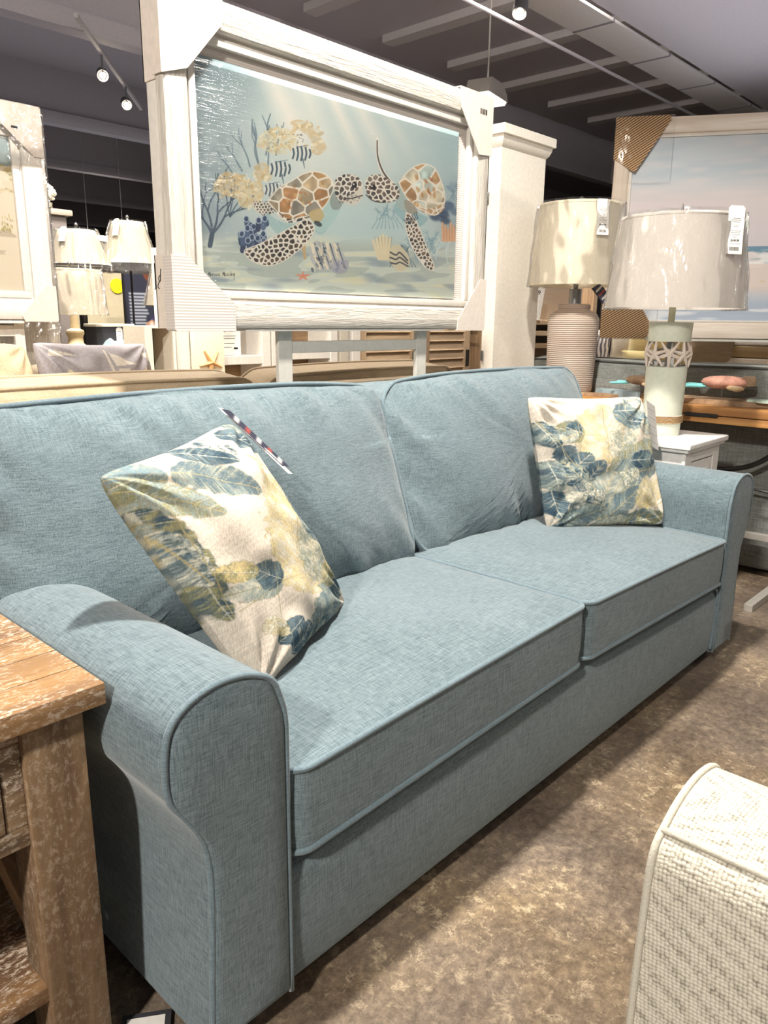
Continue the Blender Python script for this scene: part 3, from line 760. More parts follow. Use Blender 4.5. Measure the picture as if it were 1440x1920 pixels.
# ------------------------------------------------------------------ cream armchair, front right
g = G('cream_basket_weave', .95, .1); g.set('Sheen Weight', .3)
v = g.coords((1, 1, 1), rot=(.12, .1, .1)); vo = g.n('TexVoronoi', feature='F1'); vo.inputs['Scale'].default_value = 210; vo.inputs['Randomness'].default_value = .3
g.l(v, vo.inputs['Vector']); nn = g.noise(g.coords((1, 1, 1)), 60, 3)
hh = g.math('ADD', g.math('MULTIPLY', vo.outputs['Distance'], .9), g.math('MULTIPLY', nn, .25))
g.col(g.ramp(hh, [(.30, srgb(212, 207, 194)), (.60, srgb(190, 184, 170)), (.85, srgb(120, 114, 104))]))
g.bump(g.math('SUBTRACT', 1.0, hh), .6, .003); WEAVE = g.m
PIPW = plain('cream_piping', srgb(196, 191, 178), .9, .1, 0, .5, 300)
ch = thing('armchair', 'cream basket-weave armchair in the front right corner', 'chair', (1.15, -.05, 0))
AP = smooth([(.757, .03), (.757, .30), (.762, .45), (.770, .525), (.797, .548), (.842, .566), (.895, .570), (.950, .556), (.972, .52), (.975, .40), (.975, .03)], False, 4)
for dx in (0, 1):
    mx = (lambda x: x) if dx == 0 else (lambda x: 2 * 1.30 - x)
    b = B(); rows = []
    for y, s in ((.282, .93), (.290, .975), (.281, 1), (.10, 1), (-.30, 1), (-.50, 1)):
        rows.append([(mx(.866 + (x - .866) * s), y, .3 + (z - .3) * (1 if s == 1 else (.985 if s > .95 else .95))) for x, z in AP])
    V = b.grid(rows, cv=True); b.bm.faces.new(V[0]); b.bm.faces.new(V[-1])
    a = b.out('arm', WEAVE, ch, True, 50)
    b = B(); b.tube([(mx(x), .284, z) for x, z in AP], .0048, n=8); b.out('piping', PIPW, ch, True, 180)
    b = B(); b.tube([(mx(x), y, z) for x, z, y in [(.789, .5475, .284), (.790, .5485, .15), (.790, .5485, 0), (.790, .5485, -.45)]], .0042, n=8); b.out('piping', PIPW, ch, True, 180)
b = B(); b.box(.975, 1.625, -.45, .27, .05, .30, .02, 3); b.out('seat_base', WEAVE, ch, True)
cushion('seat_cushion', ch, Matrix.Translation((1.30, -.105, .29)), .645, .71, .145, .05, .02, WEAVE, PIPW, seed=4)
b = B(); b.box(.86, 1.74, -.66, -.46, .05, .86, .06, 4); b.out('backrest', WEAVE, ch, True)
for x in (.82, 1.78):
    for y in (.2, -.58):
        b = B(); b.lathe([(.02, 0), (.03, .05)], (x, y, 0), n=12); b.out('foot', BLACK, ch, True)

# ------------------------------------------------------------------ white side table behind the far arm
PW = plain('bright_white_paint', srgb(244, 242, 240), .35, .5)
st = thing('side_table', 'small white painted side table behind the far sofa arm', 'table', (2.97, 1.30, 0))
b = B(); b.box(2.775, 3.165, 1.055, 1.56, .668, .690, .006, 3); b.box(2.785, 3.155, 1.065, 1.55, .655, .668, .004); b.out('tabletop', PW, st, True, 30)
b = B(); b.box(2.805, 2.822, 1.085, 1.53, .05, .656); b.box(3.118, 3.135, 1.085, 1.53, .05, .656); b.box(2.805, 3.135, 1.515, 1.53, .05, .656); b.box(2.805, 3.135, 1.085, 1.53, .05, .07)
b.out('carcass', PW, st, True, 0)
b = B(); b.box(2.80, 2.86, 1.078, 1.092, 0, .656, .002); b.box(3.08, 3.14, 1.078, 1.092, 0, .656, .002); b.box(2.86, 3.08, 1.078, 1.09, .615, .656, .002); b.box(2.86, 3.08, 1.078, 1.09, .05, .10, .002)
b.out('front_frame', PW, st, True, 0)
b = B(); b.box(2.865, 3.075, 1.08, 1.092, .105, .61, .002); dr = b.out('door', PW, st, True, 0)
b = B(); b.box(2.895, 3.045, 1.076, 1.081, .14, .575, .002); p_ = b.out('door_panel', PAPER, None, angle=0); p_.data.transform(PM[st.name].inverted()); p_.parent = dr
b = B(); b.box(3.048, 3.06, 1.066, 1.078, .42, .54, .003); h_ = b.out('handle', DMETAL, None, angle=0); h_.data.transform(PM[st.name].inverted()); h_.parent = dr
b = B(); b.box(3.132, 3.137, 1.14, 1.47, .12, .60, .001); b.out('side_panel', PAPER, st, True, 0)

# ------------------------------------------------------------------ lamps
def price_tag(parent, M, h=.115, wd=.045, price='$149.99', big=True):
    """white swing tag in local x (right) / z (up), front towards -y"""
    b = B(); b.prism([(-wd / 2, -h), (wd / 2, -h), (wd / 2, -.008), (wd / 2 - .008, 0), (-wd / 2 + .008, 0), (-wd / 2, -.008)], -.0005, .0005, M=M)
    t = b.out('price_tag', PAPER, parent, angle=0)
    b = B(); r = random.Random(len(price) + int(h * 1e4))
    F = M @ Matrix.Translation((0, -.0009, 0)) @ Matrix.Rotation(PI / 2, 4, 'X')
    def line(z, L, th=.0009): b.box(-L / 2, L / 2, -.0008, -.0006, z - th / 2, z + th / 2, M=M)
    if big:
        b.text(price, .0105, F @ Matrix.Translation((0, -h * .72, 0)), .0002)
        for z, L in ((.26, .5), (.30, .62), (.335, .45), (.40, .3), (.43, .34), (.52, .66), (.56, .6), (.60, .64), (.65, .3), (.79, .72)): line(-h * z, wd * L, .0012 if z < .35 else .0008)
        x = -wd * .3
        while x < wd * .3:
            q = r.choice((.0005, .0009, .0014)); b.box(x, x + q, -.0008, -.0006, -h * .93, -h * .85, M=M); x += q + r.choice((.0006, .001))
    else:
        for z in (.25, .5, .8): line(-h * z, wd * .5, .0016)
    k = b.out('tag_print', INK, None, angle=0); k.parent = t; PM[k.name] = PM[parent.name]
    return t

def shade(t, zb, zt, rb, rt, mat, trim=None, n=56, seam=0, tilt=0):
    th = .002
    b = B(); b.lathe([(rb - th, zb), (rb, zb), (rt, zt), (rt - th, zt)], n=n, cap0=False, cap1=False); b.lathe([(rt - th, zt), (rb - th, zb)], n=n, cap0=False, cap1=False)
    s = b.out('lamp_shade', mat, t, angle=60)
    for zz, rr in ((zb, rb), (zt, rt)):
        b = B(); h = (zt - zb) * .03; sg = 1 if zz == zb else -1; r2 = rr + (rt - rb) * .03 * sg
        b.lathe([(rr + .0015, zz), (r2 + .0015, zz + h * sg)] if sg > 0 else [(r2 + .0015, zz - h), (rr + .0015, zz)], n=n, cap0=False, cap1=False)
        q = b.out('shade_trim', trim or mat, None, angle=180); q.parent = s; PM[q.name] = PM[t.name]
    # spider and socket
    b = B()
    for a in (0, 2.1, 4.2): b.cyl((0, 0, zt - .015), (rt * math.cos(a), rt * math.sin(a), zt - .008), .0015, n=6)
    b.cyl((0, 0, zb - .03), (0, 0, zt), .003, n=8); b.lathe([(.018, zb + .02), (.02, zb + .08)], n=12)
    b.out('harp', SILVER, t)
    return s
def wrap(t, zb, zt, rb, rt, seed=0, mat=None):
    """loose plastic bag round a shade"""
    n, m = 96, 20; b = B(); rows = []
    for j in range(m):
        f = j / (m - 1); z = zb + (zt - zb) * f; r0 = rb + (rt - rb) * f; rows.append([])
        for k in range(n):
            a = 2 * PI * k / n
            q = mn.noise(Vector((math.cos(a) * 5, math.sin(a) * 5, z * 9 + seed + a * .6))) * .009 + abs(mn.noise(Vector((math.cos(a) * 11, math.sin(a) * 11, z * 5 + seed)))) * .008
            rows[-1].append(((r0 + .005 + q) * math.cos(a), (r0 + .005 + q) * math.sin(a), z))
    b.grid(rows, cv=True, flip=True)
    return b.out('plastic_wrap', mat or FILM, t, angle=180)
def finial(t, z, kind='ball'):
    b = B()
    if kind == 'ball': b.lathe([(.004, z), (.004, z + .012), (.009, z + .018), (.010, z + .026), (.004, z + .034), (0, z + .036)], n=16)
    else: b.lathe([(.005, z), (.006, z + .008), (.0035, z + .03), (.001, z + .045)], n=10); 
    b.out('finial', SILVER, t)
SHW = plain('white_linen_shade', srgb(240, 232, 224), .9, .1, 0, .3, 400)
SHC = plain('cream_fabric_shade', srgb(240, 230, 210), .9, .1, 0, .3, 400)
SHCT = plain('cream_shade_trim', srgb(242, 232, 208), .8, .1)

CAMV = math.atan2(-.65968, -.71067) + PI          # viewing azimuth; tags hang where shoppers see them
def front_M(t, ang, r, z, slope=0, yaw=0):
    """frame on a round shade at azimuth ang (radians), facing outwards"""
    return Matrix.Translation((r * math.cos(ang), r * math.sin(ang), z)) @ Matrix.Rotation(ang + PI / 2 + yaw, 4, 'Z') @ Matrix.Rotation(slope, 4, 'X')

# lamp with starfish band
SAGEP = plain('pale_sage_ceramic', srgb(218, 222, 206), .35, .5)
lp = thing('table_lamp', 'pale sage column lamp with starfish band on the white side table', 'lamp', (2.985, 1.262, .690))
b = B(); b.lathe([(.070, 0), (.0725, .004), (.0725, .045), (.070, .047)], n=56); b.lathe([(.074, .047), (.077, .049), (.077, .078), (.074, .080), (.0745, .082), (.077, .265), (.074, .267), (.066, .267)], n=56); b.out('column', SAGEP, lp, angle=50)
g = G('jute_rope', .95, .1); wv = g.n('TexWave', wave_type='BANDS', bands_direction='DIAGONAL'); wv.inputs['Scale'].default_value = 160; wv.inputs['Distortion'].default_value = 2
g.l(g.coords(), wv.inputs['Vector']); g.col(g.ramp(wv.outputs['Fac'], [(.2, srgb(150, 118, 84)), (.8, srgb(206, 176, 138))])); g.bump(wv.outputs['Fac'], .8, .003)
b = B()
for z in (.053, .0585, .064, .0695, .075): b.tube([(.0775 * math.cos(2 * PI * k / 40), .0775 * math.sin(2 * PI * k / 40), z) for k in range(40)], .0034, closed=True, n=6)
b.out('rope_band', g.m, lp, angle=180)
b = B(); b.lathe([(.070, .362), (.079, .362), (.0815, .434), (.079, .436), (.0, .436)], n=56); b.out('upper_collar', SAGEP, lp, angle=50)
b = B(); b.lathe([(.064, .264), (.064, .268)], n=40); b.cyl((0, 0, .26), (0, 0, .37), .009, n=12); b.out('inner_rod', SILVER, lp)
STARM = plain('pale_starfish_ceramic', srgb(222, 208, 196), .5, .4)
for k in range(9):
    b = B(); a0 = 2 * PI * k / 9 + .12; zc = .315
    for j in range(5):
        th = math.radians(90 + 72 * j + (36 if k % 2 else 0)); pts = []; rr = []
        for s in (0, .25, .5, .75, 1):
            L = .056 * s; az = a0 + L * math.cos(th) / .0765; z = zc + L * math.sin(th); z = min(max(z, .265), .364)
            R_ = .0775 + .004 * (1 - s); pts.append((R_ * math.cos(az), R_ * math.sin(az), z)); rr.append(.0088 - .0055 * s)
        b.tube(pts, rr, n=6)
    b.out('starfish', STARM, lp, angle=30)
b = B(); b.cyl((0, 0, .434), (0, 0, .52), .013, n=20); b.out('neck', plain('pale_neck', srgb(214, 216, 192), .4), lp)
shade(lp, .486, .815, .253, .216, SHW); wrap(lp, .480, .825, .255, .218, 3); finial(lp, .822, 'spike')
va = math.atan2(-.65968, -.71067)                  # azimuth from the lamp towards the viewer
M_ = Matrix.Translation((.235 * math.cos(va + .52), .235 * math.sin(va + .52), .832)) @ Matrix.Rotation(va + PI / 2 + .22, 4, 'Z') @ Matrix.Rotation(-.05, 4, 'X')
price_tag(lp, M_, .162, .064)

# ribbed bottle lamp
g = G('ribbed_ceramic', .55, .3); wv = g.n('TexWave', wave_type='BANDS', bands_direction='Z'); wv.inputs['Scale'].default_value = 34; wv.inputs['Distortion'].default_value = 1.2; wv.inputs['Detail'].default_value = 2; wv.inputs['Detail Scale'].default_value = .8
g.l(g.coords(), wv.inputs['Vector']); nz = g.noise(g.coords((2, 2, 9)), 1, 3)
cc = g.ramp(wv.outputs['Fac'], [(.15, srgb(134, 116, 106)), (.5, srgb(172, 156, 144)), (.85, srgb(206, 194, 182))])
g.col(g.mix(g.ramp(nz, [(.35, BW[0]), (.65, (.55,) * 3 + (1,))]), cc, srgb(168, 146, 130))); g.bump(wv.outputs['Fac'], .5, .003); RIBM = g.m
lr = thing('table_lamp', 'ribbed taupe bottle lamp with plastic-wrapped cream shade behind the sofa', 'lamp', (3.435, 1.94, .785))
b = B(); prof = [(.085, 0), (.108, .006)]
for k in range(66):
    z = .01 + k * .0048; R_ = .109 + .014 * (k / 66) ** .7; prof += [(R_ - .0007, z), (R_ + .0007, z + .0024)]
prof += [(.124, .33), (.122, .35), (.112, .372), (.092, .386), (.076, .392), (.074, .398), (.077, .402), (.077, .415), (.070, .421), (.0, .422)]
b.lathe(prof, n=56); b.out('bottle_body', RIBM, lr, angle=60)
b = B(); b.lathe([(.03, .42), (.03, .49), (.012, .5), (.012, .54)], n=20); b.out('neck', SILVER, lr)
shade(lr, .505, .872, .226, .193, SHC, SHCT); wrap(lr, .500, .880, .228, .196, 9); finial(lr, .875)
price_tag(lr, front_M(lr, va + .24, .204, .872) @ Matrix.Rotation(-.09, 4, 'X'), .155, .060, '$209.99')
# little flag-printed tag on its neck
a_ = va + .35
c_ = Vector((3.445 + .105 * math.cos(a_), 1.93 + .105 * math.sin(a_), .785 + .47)); r_v = Vector((.68, -.73, 0))
tag_card(lr, tuple(c_ + Vector((0, 0, .02))), tuple(c_ + r_v * .04 + Vector((0, 0, .045))), tuple(c_ + r_v * .085 + Vector((0, 0, -.075))), 'flag_tag', flag_cols)

# lamps far left, on a black sideboard
sb = thing('sideboard', 'long black sideboard carrying the far-left table lamps', 'sideboard', (1.95, 3.90, 0))
b = B(); b.box(-.85, .85, -.34, .34, .915, .95, .005); b.out('top', BLACK, sb, angle=0)
b = B(); b.box(-.82, .82, -.31, .31, .06, .915); b.out('carcass', DARKIN, sb, angle=0)
for x in (-.8, .8):
    for y in (-.28, .28):
        b = B(); b.box(x - .025, x + .025, y - .025, y + .025, 0, .06); b.out('leg', BLACK, sb, angle=0)
IVORY = plain('ivory_ceramic', srgb(226, 206, 166), .45)
DTRIM = plain('dark_trim', srgb(78, 76, 76), .6)
l2 = thing('table_lamp', 'lamp with ivory pedestal base in front, below the left cone shade', 'lamp', (1.735, 3.65, .95))
b = B(); b.lathe([(.075, 0), (.078, .012), (.060, .022), (.036, .045), (.034, .075), (.042, .092), (.040, .105), (.020, .115), (.018, .175), (.0, .176)], n=28); b.out('base', IVORY, l2, angle=50)
shade(l2, .179, .386, .150, .128, SHC, SHCT, 36); wrap(l2, .176, .392, .152, .130, 21); finial(l2, .388)
l1 = thing('table_lamp', 'left cone-shaded lamp with dark rim and hanging price tag', 'lamp', (1.915, 3.92, .95))
b = B(); b.lathe([(.06, 0), (.06, .02), (.02, .04), (.02, .25), (.035, .32), (.012, .38), (.012, .42)], n=24); b.out('base', BLACK, l1)
shade(l1, .425, .592, .153, .088, SHC, SHCT, 36); finial(l1, .595)
b = B(); b.lathe([(.155, .414), (.154, .426)], n=36, cap0=False, cap1=False); b.out('rim', DTRIM, l1)
wrap(l1, .40, .60, .158, .09, 31); price_tag(l1, front_M(l1, va - .25, .098, .60) @ Matrix.Rotation(-.36, 4, 'X'), .075, .036, big=False)
l3 = thing('table_lamp', 'tall thin-poled lamp with tapered cream shade right of the left cone lamp', 'lamp', (2.245, 4.0, .95))
b = B(); b.lathe([(.07, 0), (.07, .012), (.006, .02), (.006, .46)], n=20); b.out('pole', BLACK, l3)
shade(l3, .452, .668, .150, .080, SHC, SHCT, 36); finial(l3, .67)
b = B(); b.lathe([(.152, .41), (.150, .450)], n=36, cap0=False, cap1=False); b.out('rim', DTRIM, l3)
wrap(l3, .405, .675, .155, .084, 41); price_tag(l3, front_M(l3, va - .3, .090, .675) @ Matrix.Rotation(-.31, 4, 'X'), .09, .036, big=False)
l4 = thing('table_lamp', 'cream-shaded lamp half hidden behind the turtle picture edge', 'lamp', (2.36, 3.80, .95))
b = B(); b.lathe([(.05, 0), (.05, .012), (.008, .02), (.012, .10), (.006, .2), (.006, .27)], n=20); b.out('pole', plain('bronze', srgb(96, 80, 62), .4, metal=.6), l4)
shade(l4, .235, .44, .130, .085, SHC, SHCT, 36); wrap(l4, .23, .445, .138, .087, 51)
# ------------------------------------------------------------------ framed pictures
CINV = np.array(CAM_ROT)                          # camera-to-world; used to draw the paintings with the photo's own proportions
def photo_xy(P):
    q = (P - np.array([0, 0, 1.12])) @ CINV
    return 720 + 1426.86 * q[..., 0] / -q[..., 2], 960 - 1426.86 * q[..., 1] / -q[..., 2]
CANVAS = painted_mat('painted_canvas', .55, .3)

def frame_parts(t, W_, H_, fw, depth, inner, mats, liner=.030, yb=0):
    """frame in local x / z, centred on x, bottom at 0, front at y = 0 (facing -y), mitred"""
    mx, mz = mats; w, h = W_ / 2, H_
    def member(p, name_mat):
        # p: outer a, outer b, inner b, inner a in x,z ; outer edge low, rounded up, falls to the liner
        a, b_, c, d = [np.array(q, float) for q in p]; rows = []
        for s, y in ((0, depth + yb), (0, .010), (.03, .003), (.12, 0), (.45, .002), (.82, .005), (.90, .010), (.92, .020), (1, .022), (1, depth)):
            rows.append([(*(a + (d - a) * s),), (*(b_ + (c - b_) * s),)]); rows[-1] = [(q[0], y, q[1]) for q in rows[-1]]
        b = B(); V = b.grid(rows, cu=True); b.bm.faces.new([r[0] for r in V]); b.bm.faces.new([r[1] for r in reversed(V)])
        b.out('frame_rail', name_mat, t, angle=30)
    member([(-w, h), (w, h), (w - fw, h - fw), (-w + fw, h - fw)], mx)
    member([(w, 0), (-w, 0), (-w + fw, fw), (w - fw, fw)], mx)
    member([(-w, 0), (-w, h), (-w + fw, h - fw), (-w + fw, fw)], mz)
    member([(w, h), (w, 0), (w - fw, fw), (w - fw, h - fw)], mz)
    i = fw - .0; l = liner
    b = B()
    for x0, x1, z0, z1 in ((-w + i, w - i, h - i - l, h - i), (-w + i, w - i, i, i + l), (-w + i, -w + i + l, i + l, h - i - l), (w - i - l, w - i, i + l, h - i - l)):
        b.box(x0, x1, .016, .034, z0, z1, .003)
    b.out('liner', WHITEP, t, angle=30)
    b = B(); b.box(-w + .01, w - .01, .036, .042, .01, h - .01); b.out('backing', CARDRIB, t, angle=0)

def canvas(t, x0, x1, z0, z1, y, nx, nz, paintf, world_to=None):
    xs, zs = np.linspace(x0, x1, nx), np.linspace(z1, z0, nz); X, Z = np.meshgrid(xs, zs)
    P = np.stack([X, np.full_like(X, y), Z], -1)
    return coloured_grid('canvas', P, paintf(P), CANVAS, t)

# ---- turtle painting
TX, TZ, TY = 1.811, 1.091, 1.80
tp = thing('framed_picture', 'white-framed painting of two sea turtles, in plastic wrap and card corners', 'picture', (TX, TY, TZ), 0)
frame_parts(tp, 1.362, .812, .083, .034, 0, (FRX, FRZ), .021)
def branch(p, x, y, ang, L, wd, col, depth=3, al=.85, spread=.5, r=None, straight=.0):
    r = r or random.Random(int(x * 7 + y)); a = math.radians(ang)
    x1, y1 = x + L * math.cos(a), y - L * math.sin(a); xm, ym = (x + x1) / 2 + r.uniform(-.1, .1) * L, (y + y1) / 2
    p.stroke([(x, y), (xm, ym), (x1, y1)], wd, col, al, wd * .7)
    if depth:
        for k in range(2 if depth > 1 else 3): branch(p, x1, y1, ang + r.uniform(-1, 1) * spread * 50 + (spread * 25 if k else -spread * 25), L * r.uniform(.6, .9), wd * .7, col, depth - 1, al, spread, r)
def turtles(P):
    Wp = P + np.array([TX, TY, TZ]); sh = P.shape[:2]
    px, py = photo_xy(Wp); X, Y = (px - 360) * 2.6667, (py - 80) * 2.6667
    p = Paint(X, Y, (190, 204, 204)); x, y = p.X, p.Y
    sm = lambda a, b, v: np.clip((v - a) / (b - a), 0, 1) ** 2 * (3 - 2 * np.clip((v - a) / (b - a), 0, 1))
    p.blend((1 - sm(40, 520, x + y * .1)) * .9, (142, 158, 166)); p.blend(sm(150, 600, x) * (1 - sm(500, 1100, x)) * .6, (210, 218, 214))
    p.blend((1 - sm(100, 420, y)) * (1 - sm(200, 600, x)) * .5, (122, 146, 154))
    p.blend(sm(1000, 1350, x) * (1 - sm(500, 900, y)) * .5, (160, 190, 198)); p.blend(sm(1180, 1350, x) * sm(560, 760, y) * .5, (128, 152, 166))
    for (a0, b0, a1, b1, wd, al) in ((380, 140, 640, 700, 150, .75), (560, 240, 760, 720, 120, .4), (690, 250, 860, 620, 70, .7), (820, 290, 1000, 640, 90, .55), (960, 330, 1120, 600, 60, .3)):
        L = math.hypot(a1 - a0, b1 - b0); ux, uy = (a1 - a0) / L, (b1 - b0) / L
        tt = ((x - a0) * ux + (y - b0) * uy) / L; ss = np.abs(-(x - a0) * uy + (y - b0) * ux)
        m = np.clip(1 - ss / (wd * (.5 + .3 * tt)), 0, 1) * np.clip((1.1 - tt) * 1.6, 0, 1) * (tt > -.3) * al
        p.blend(m, (238, 230, 220))
    p.blend((vnoise(x, y, 90, 5, .5) - .5).clip(0, 1) * .5, (200, 214, 210))
    yb = 940 + (x - 60) * .04 + 30 * vnoise(x, y * 0, 130, 8)                     # sea bed
    bed = sm(-40, 60, y - yb); p.blend(bed, (206, 214, 204))
    n = vnoise(x + y * 1.5, y, 120, 11, .22); p.blend(bed * (n > .55) * .55, (164, 176, 172)); p.blend(bed * (n < .3) * .7, (222, 220, 196))
    n = vnoise(x * .8 - y, y, 90, 12, .3); p.blend(bed * np.clip(n * 3 - 1.9, 0, 1) * .7, (142, 158, 172)); p.blend(bed * sm(560, 1000, x) * np.clip(vnoise(x * .5 - y, x + y, 60, 14, 3) * 3 - 1.8, 0, 1) * .6, (218, 212, 178))
    p.blend(sm(700, 900, y) * (1 - bed) * sm(500, 700, x) * (1 - sm(1100, 1250, x)) * .5, (184, 208, 210))
    GR, DB, NV = (104, 124, 136), (74, 92, 108), (58, 76, 104)
    for a, b_, c, L in ((330, 600, 95, 120), (370, 560, 85, 110), (290, 620, 110, 110), (250, 640, 120, 90), (420, 560, 80, 90), (230, 690, 125, 100), (340, 640, 100, 130), (380, 640, 88, 120)): branch(p, a, b_, c, L, 9, GR, 1, .75, .35)
    for c, L in ((75, 110), (100, 120), (55, 110), (120, 90)): branch(p, 100, 960, c, L, 13, DB, 3, .9, .62)
    p.stroke([(90, 1015), (100, 960)], 24, DB)
    for c in (60, 80, 100, 40): branch(p, 190, 870, c, 90, 8, DB, 2, .75, .45)
    TANc, PT = (206, 184, 144), (216, 208, 178)
    for pts, c in (([(490, 400), (540, 385), (600, 420), (640, 470), (672, 520), (640, 560), (600, 550), (590, 480), (530, 430)], TANc), ([(330, 480), (400, 430), (470, 430), (520, 470), (500, 540), (440, 560), (370, 540)], PT),
                   ([(310, 620), (360, 600), (400, 640), (390, 690), (340, 680)], TANc), ([(110, 710), (160, 650), (240, 660), (290, 700), (340, 690), (360, 760), (320, 800), (250, 790), (190, 770), (140, 750)], TANc),
                   ([(240, 700), (330, 700), (350, 790), (280, 830), (230, 800)], PT)):
        p.poly(pts, c, .75, .9, 16, 3)
    for k in range(170):
        q = random.Random(k); cx_, cy_, r1, r2 = q.choice([(580, 470, 80, 70), (420, 490, 85, 60), (350, 650, 45, 40), (200, 715, 95, 60), (290, 765, 60, 55)])
        t_ = q.uniform(0, 6.28); m_ = q.uniform(.1, 1.05) ** .5; a, b_ = cx_ + r1 * m_ * math.cos(t_), cy_ + r2 * m_ * math.sin(t_)
        p.ell(a, b_, q.uniform(9, 22), q.uniform(5, 11), q.uniform(0, 180), q.choice([TANc, PT, (186, 166, 124), (236, 230, 208), (196, 190, 170), (214, 190, 146)]), .6)
    for k in range(30): q = random.Random(k + 99); p.ell(q.uniform(380, 560), q.uniform(440, 540), 4, 3, 0, (96, 104, 104), .6)
    def fish(cx, cy, s, flip=1):
        p.poly([(cx - 60 * s, cy), (cx - 25 * s, cy - 38 * s), (cx + 30 * s, cy - 34 * s), (cx + 62 * s, cy + 6 * s), (cx + 20 * s, cy + 38 * s), (cx - 30 * s, cy + 34 * s)], (214, 218, 214), .95)
        for k in range(5): a = cx + (-44 + 23 * k) * s; hh = (26, 36, 38, 34, 22)[k] * s; p.stroke([(a, cy - hh), (a + 5 * s, cy), (a - 2 * s, cy + hh)], 10 * s, (64, 84, 98), .9)
        p.stroke([(cx + 10 * s, cy + 30 * s), (cx + 20 * s, cy + 80 * s)], 9 * s, (84, 104, 116), .8, 3); p.stroke([(cx - 20 * s, cy - 36 * s), (cx + 40 * s, cy - 48 * s)], 6 * s, (84, 104, 116), .8, 2)
    fish(545, 555, .9); fish(440, 632, .95); fish(405, 735, .8)
    for k in range(22):                                                       # tube coral
        q = random.Random(k + 5); a, b_ = q.uniform(225, 370), q.uniform(860, 1000); p.stroke([(a, b_), (a + q.uniform(-8, 14), b_ + 45)], 26, q.choice([NV, (84, 104, 134), (52, 64, 92)]), .9)
        p.ell(a, b_, 15, 18, 0, (172, 186, 202), .9); p.ell(a, b_, 10, 13, 0, NV, .95)
    # right side growth
    for k in range(9): q = random.Random(k + 40); p.ell(q.uniform(1210, 1330), q.uniform(810, 900), 36, 24, 20, q.choice([NV, (74, 94, 124), (96, 118, 142)]), .8, .5)
    for k in range(16): q = random.Random(k + 60); branch(p, q.uniform(1110, 1340), q.uniform(1030, 1110), q.uniform(60, 115), 40, 7, q.choice([(176, 202, 210), (136, 168, 182), (206, 220, 220)]), 3, .75, .6)
    for k in range(6): branch(p, 1285 + k * 10, 790, 60 + k * 14, 40, 5, (120, 148, 164), 2, .6, .5)
    for k in range(8): branch(p, 900 + k * 22, 930, 60 + k * 9, 50, 5, (126, 156, 168), 2, .55, .6)
    for k in range(9): branch(p, 990 + k * 16, 1120, 55 + k * 9, 46, 7, (92, 116, 128), 2, .6, .5)
    for k in range(7): p.stroke([(1255 + k * 13, 990), (1252 + k * 14, 900 + (k % 3) * 16)], 13, (226, 176, 138), .9, 9); p.stroke([(1262 + k * 13, 990), (1258 + k * 14, 910)], 3, (160, 104, 76), .6)
    for k in range(6): p.stroke([(935 + k * 9, 1080), (905 + k * 17, 960 + abs(k - 3) * 10)], 17, (226, 214, 184), .95, 12); p.stroke([(940 + k * 9, 1080), (914 + k * 17, 972)], 3, (148, 138, 118), .7)
    p.poly([(985, 1040), (1030, 1010), (1080, 1060), (1085, 1110), (1040, 1145), (1000, 1110)], (214, 204, 178), .95)
    for k in range(3): p.stroke([(992, 1048 + k * 26), (1020, 1062 + k * 22), (1040, 1050 + k * 24), (1078, 1090 + k * 14)], 8, (60, 66, 76), .85)
    p.poly([(585, 1030), (620, 990), (670, 1010), (720, 1010), (760, 1060), (780, 1110), (740, 1150), (690, 1140), (640, 1145), (600, 1100)], (186, 190, 192), .95, .3, 20, 9)
    for k in range(4): a = 600 + 38 * k; p.stroke([(a, 1010), (a + 12, 1060), (a + 40, 1130)], 17, (232, 222, 200), .95, 10); p.stroke([(a + 14, 1005), (a + 30, 1060), (a + 56, 1130)], 7, (82, 92, 106), .85, 4)
    for k in range(60): q = random.Random(k + 400); p.ell(q.uniform(595, 765), q.uniform(1005, 1140), q.uniform(5, 16), q.uniform(3, 8), q.uniform(40, 80), q.choice([(232, 224, 206), (96, 104, 118), (160, 168, 176), (206, 196, 176), (70, 78, 92)]), .6)
    p.poly([(700, 1100), (780, 1090), (770, 1150), (710, 1150)], (160, 160, 180), .6)
    p.stroke([(555, 1000), (565, 1080)], 22, (206, 170, 120), .8, 12)
    for k in range(5): a = math.radians(90 + 72 * k); p.stroke([(555, 1168), (555 + 34 * math.cos(a), 1168 - 22 * math.sin(a))], 15, (222, 148, 122), .95, 5)
    WL_, DKC, BR = (232, 226, 214), (86, 84, 84), (176, 124, 76)
    # left turtle
    p.poly([(300, 800), (350, 795), (400, 815), (410, 850), (350, 860), (310, 835)], (206, 206, 194), .9); p.cells([(300, 800), (350, 795), (400, 815), (410, 850), (350, 860)], 16, WL_, [DKC, (120, 118, 112)], 4, 3)
    p.poly([(370, 850), (460, 900), (600, 900), (700, 860), (740, 800), (720, 740), (690, 900), (640, 960), (560, 900), (430, 960)], (160, 190, 192), .8, .3)
    p.poly([(640, 860), (690, 780), (720, 720), (745, 800), (720, 880), (650, 950), (610, 920)], (178, 204, 202), .9)
    shell1 = [(380, 795), (430, 730), (500, 690), (560, 655), (620, 645), (675, 665), (708, 712), (690, 775), (650, 830), (590, 862), (520, 880), (470, 892), (430, 850)]
    p.cells(shell1, 72, WL_, [(168, 154, 130), (186, 150, 108), (156, 150, 136), (176, 136, 96), (142, 138, 128), (196, 176, 144)], 8, 4)
    p.cells([(392, 812), (440, 850), (480, 880), (560, 866), (620, 846), (650, 830), (590, 872), (500, 900), (450, 884)], 34, WL_, [(70, 68, 70), (100, 92, 84)], 7, 5)
    for k in range(16): q = random.Random(k + 7); p.ell(q.uniform(440, 660), q.uniform(700, 830), 16, 9, q.uniform(0, 90), q.choice([BR, (220, 190, 140), (190, 110, 56)]), .55, .6)
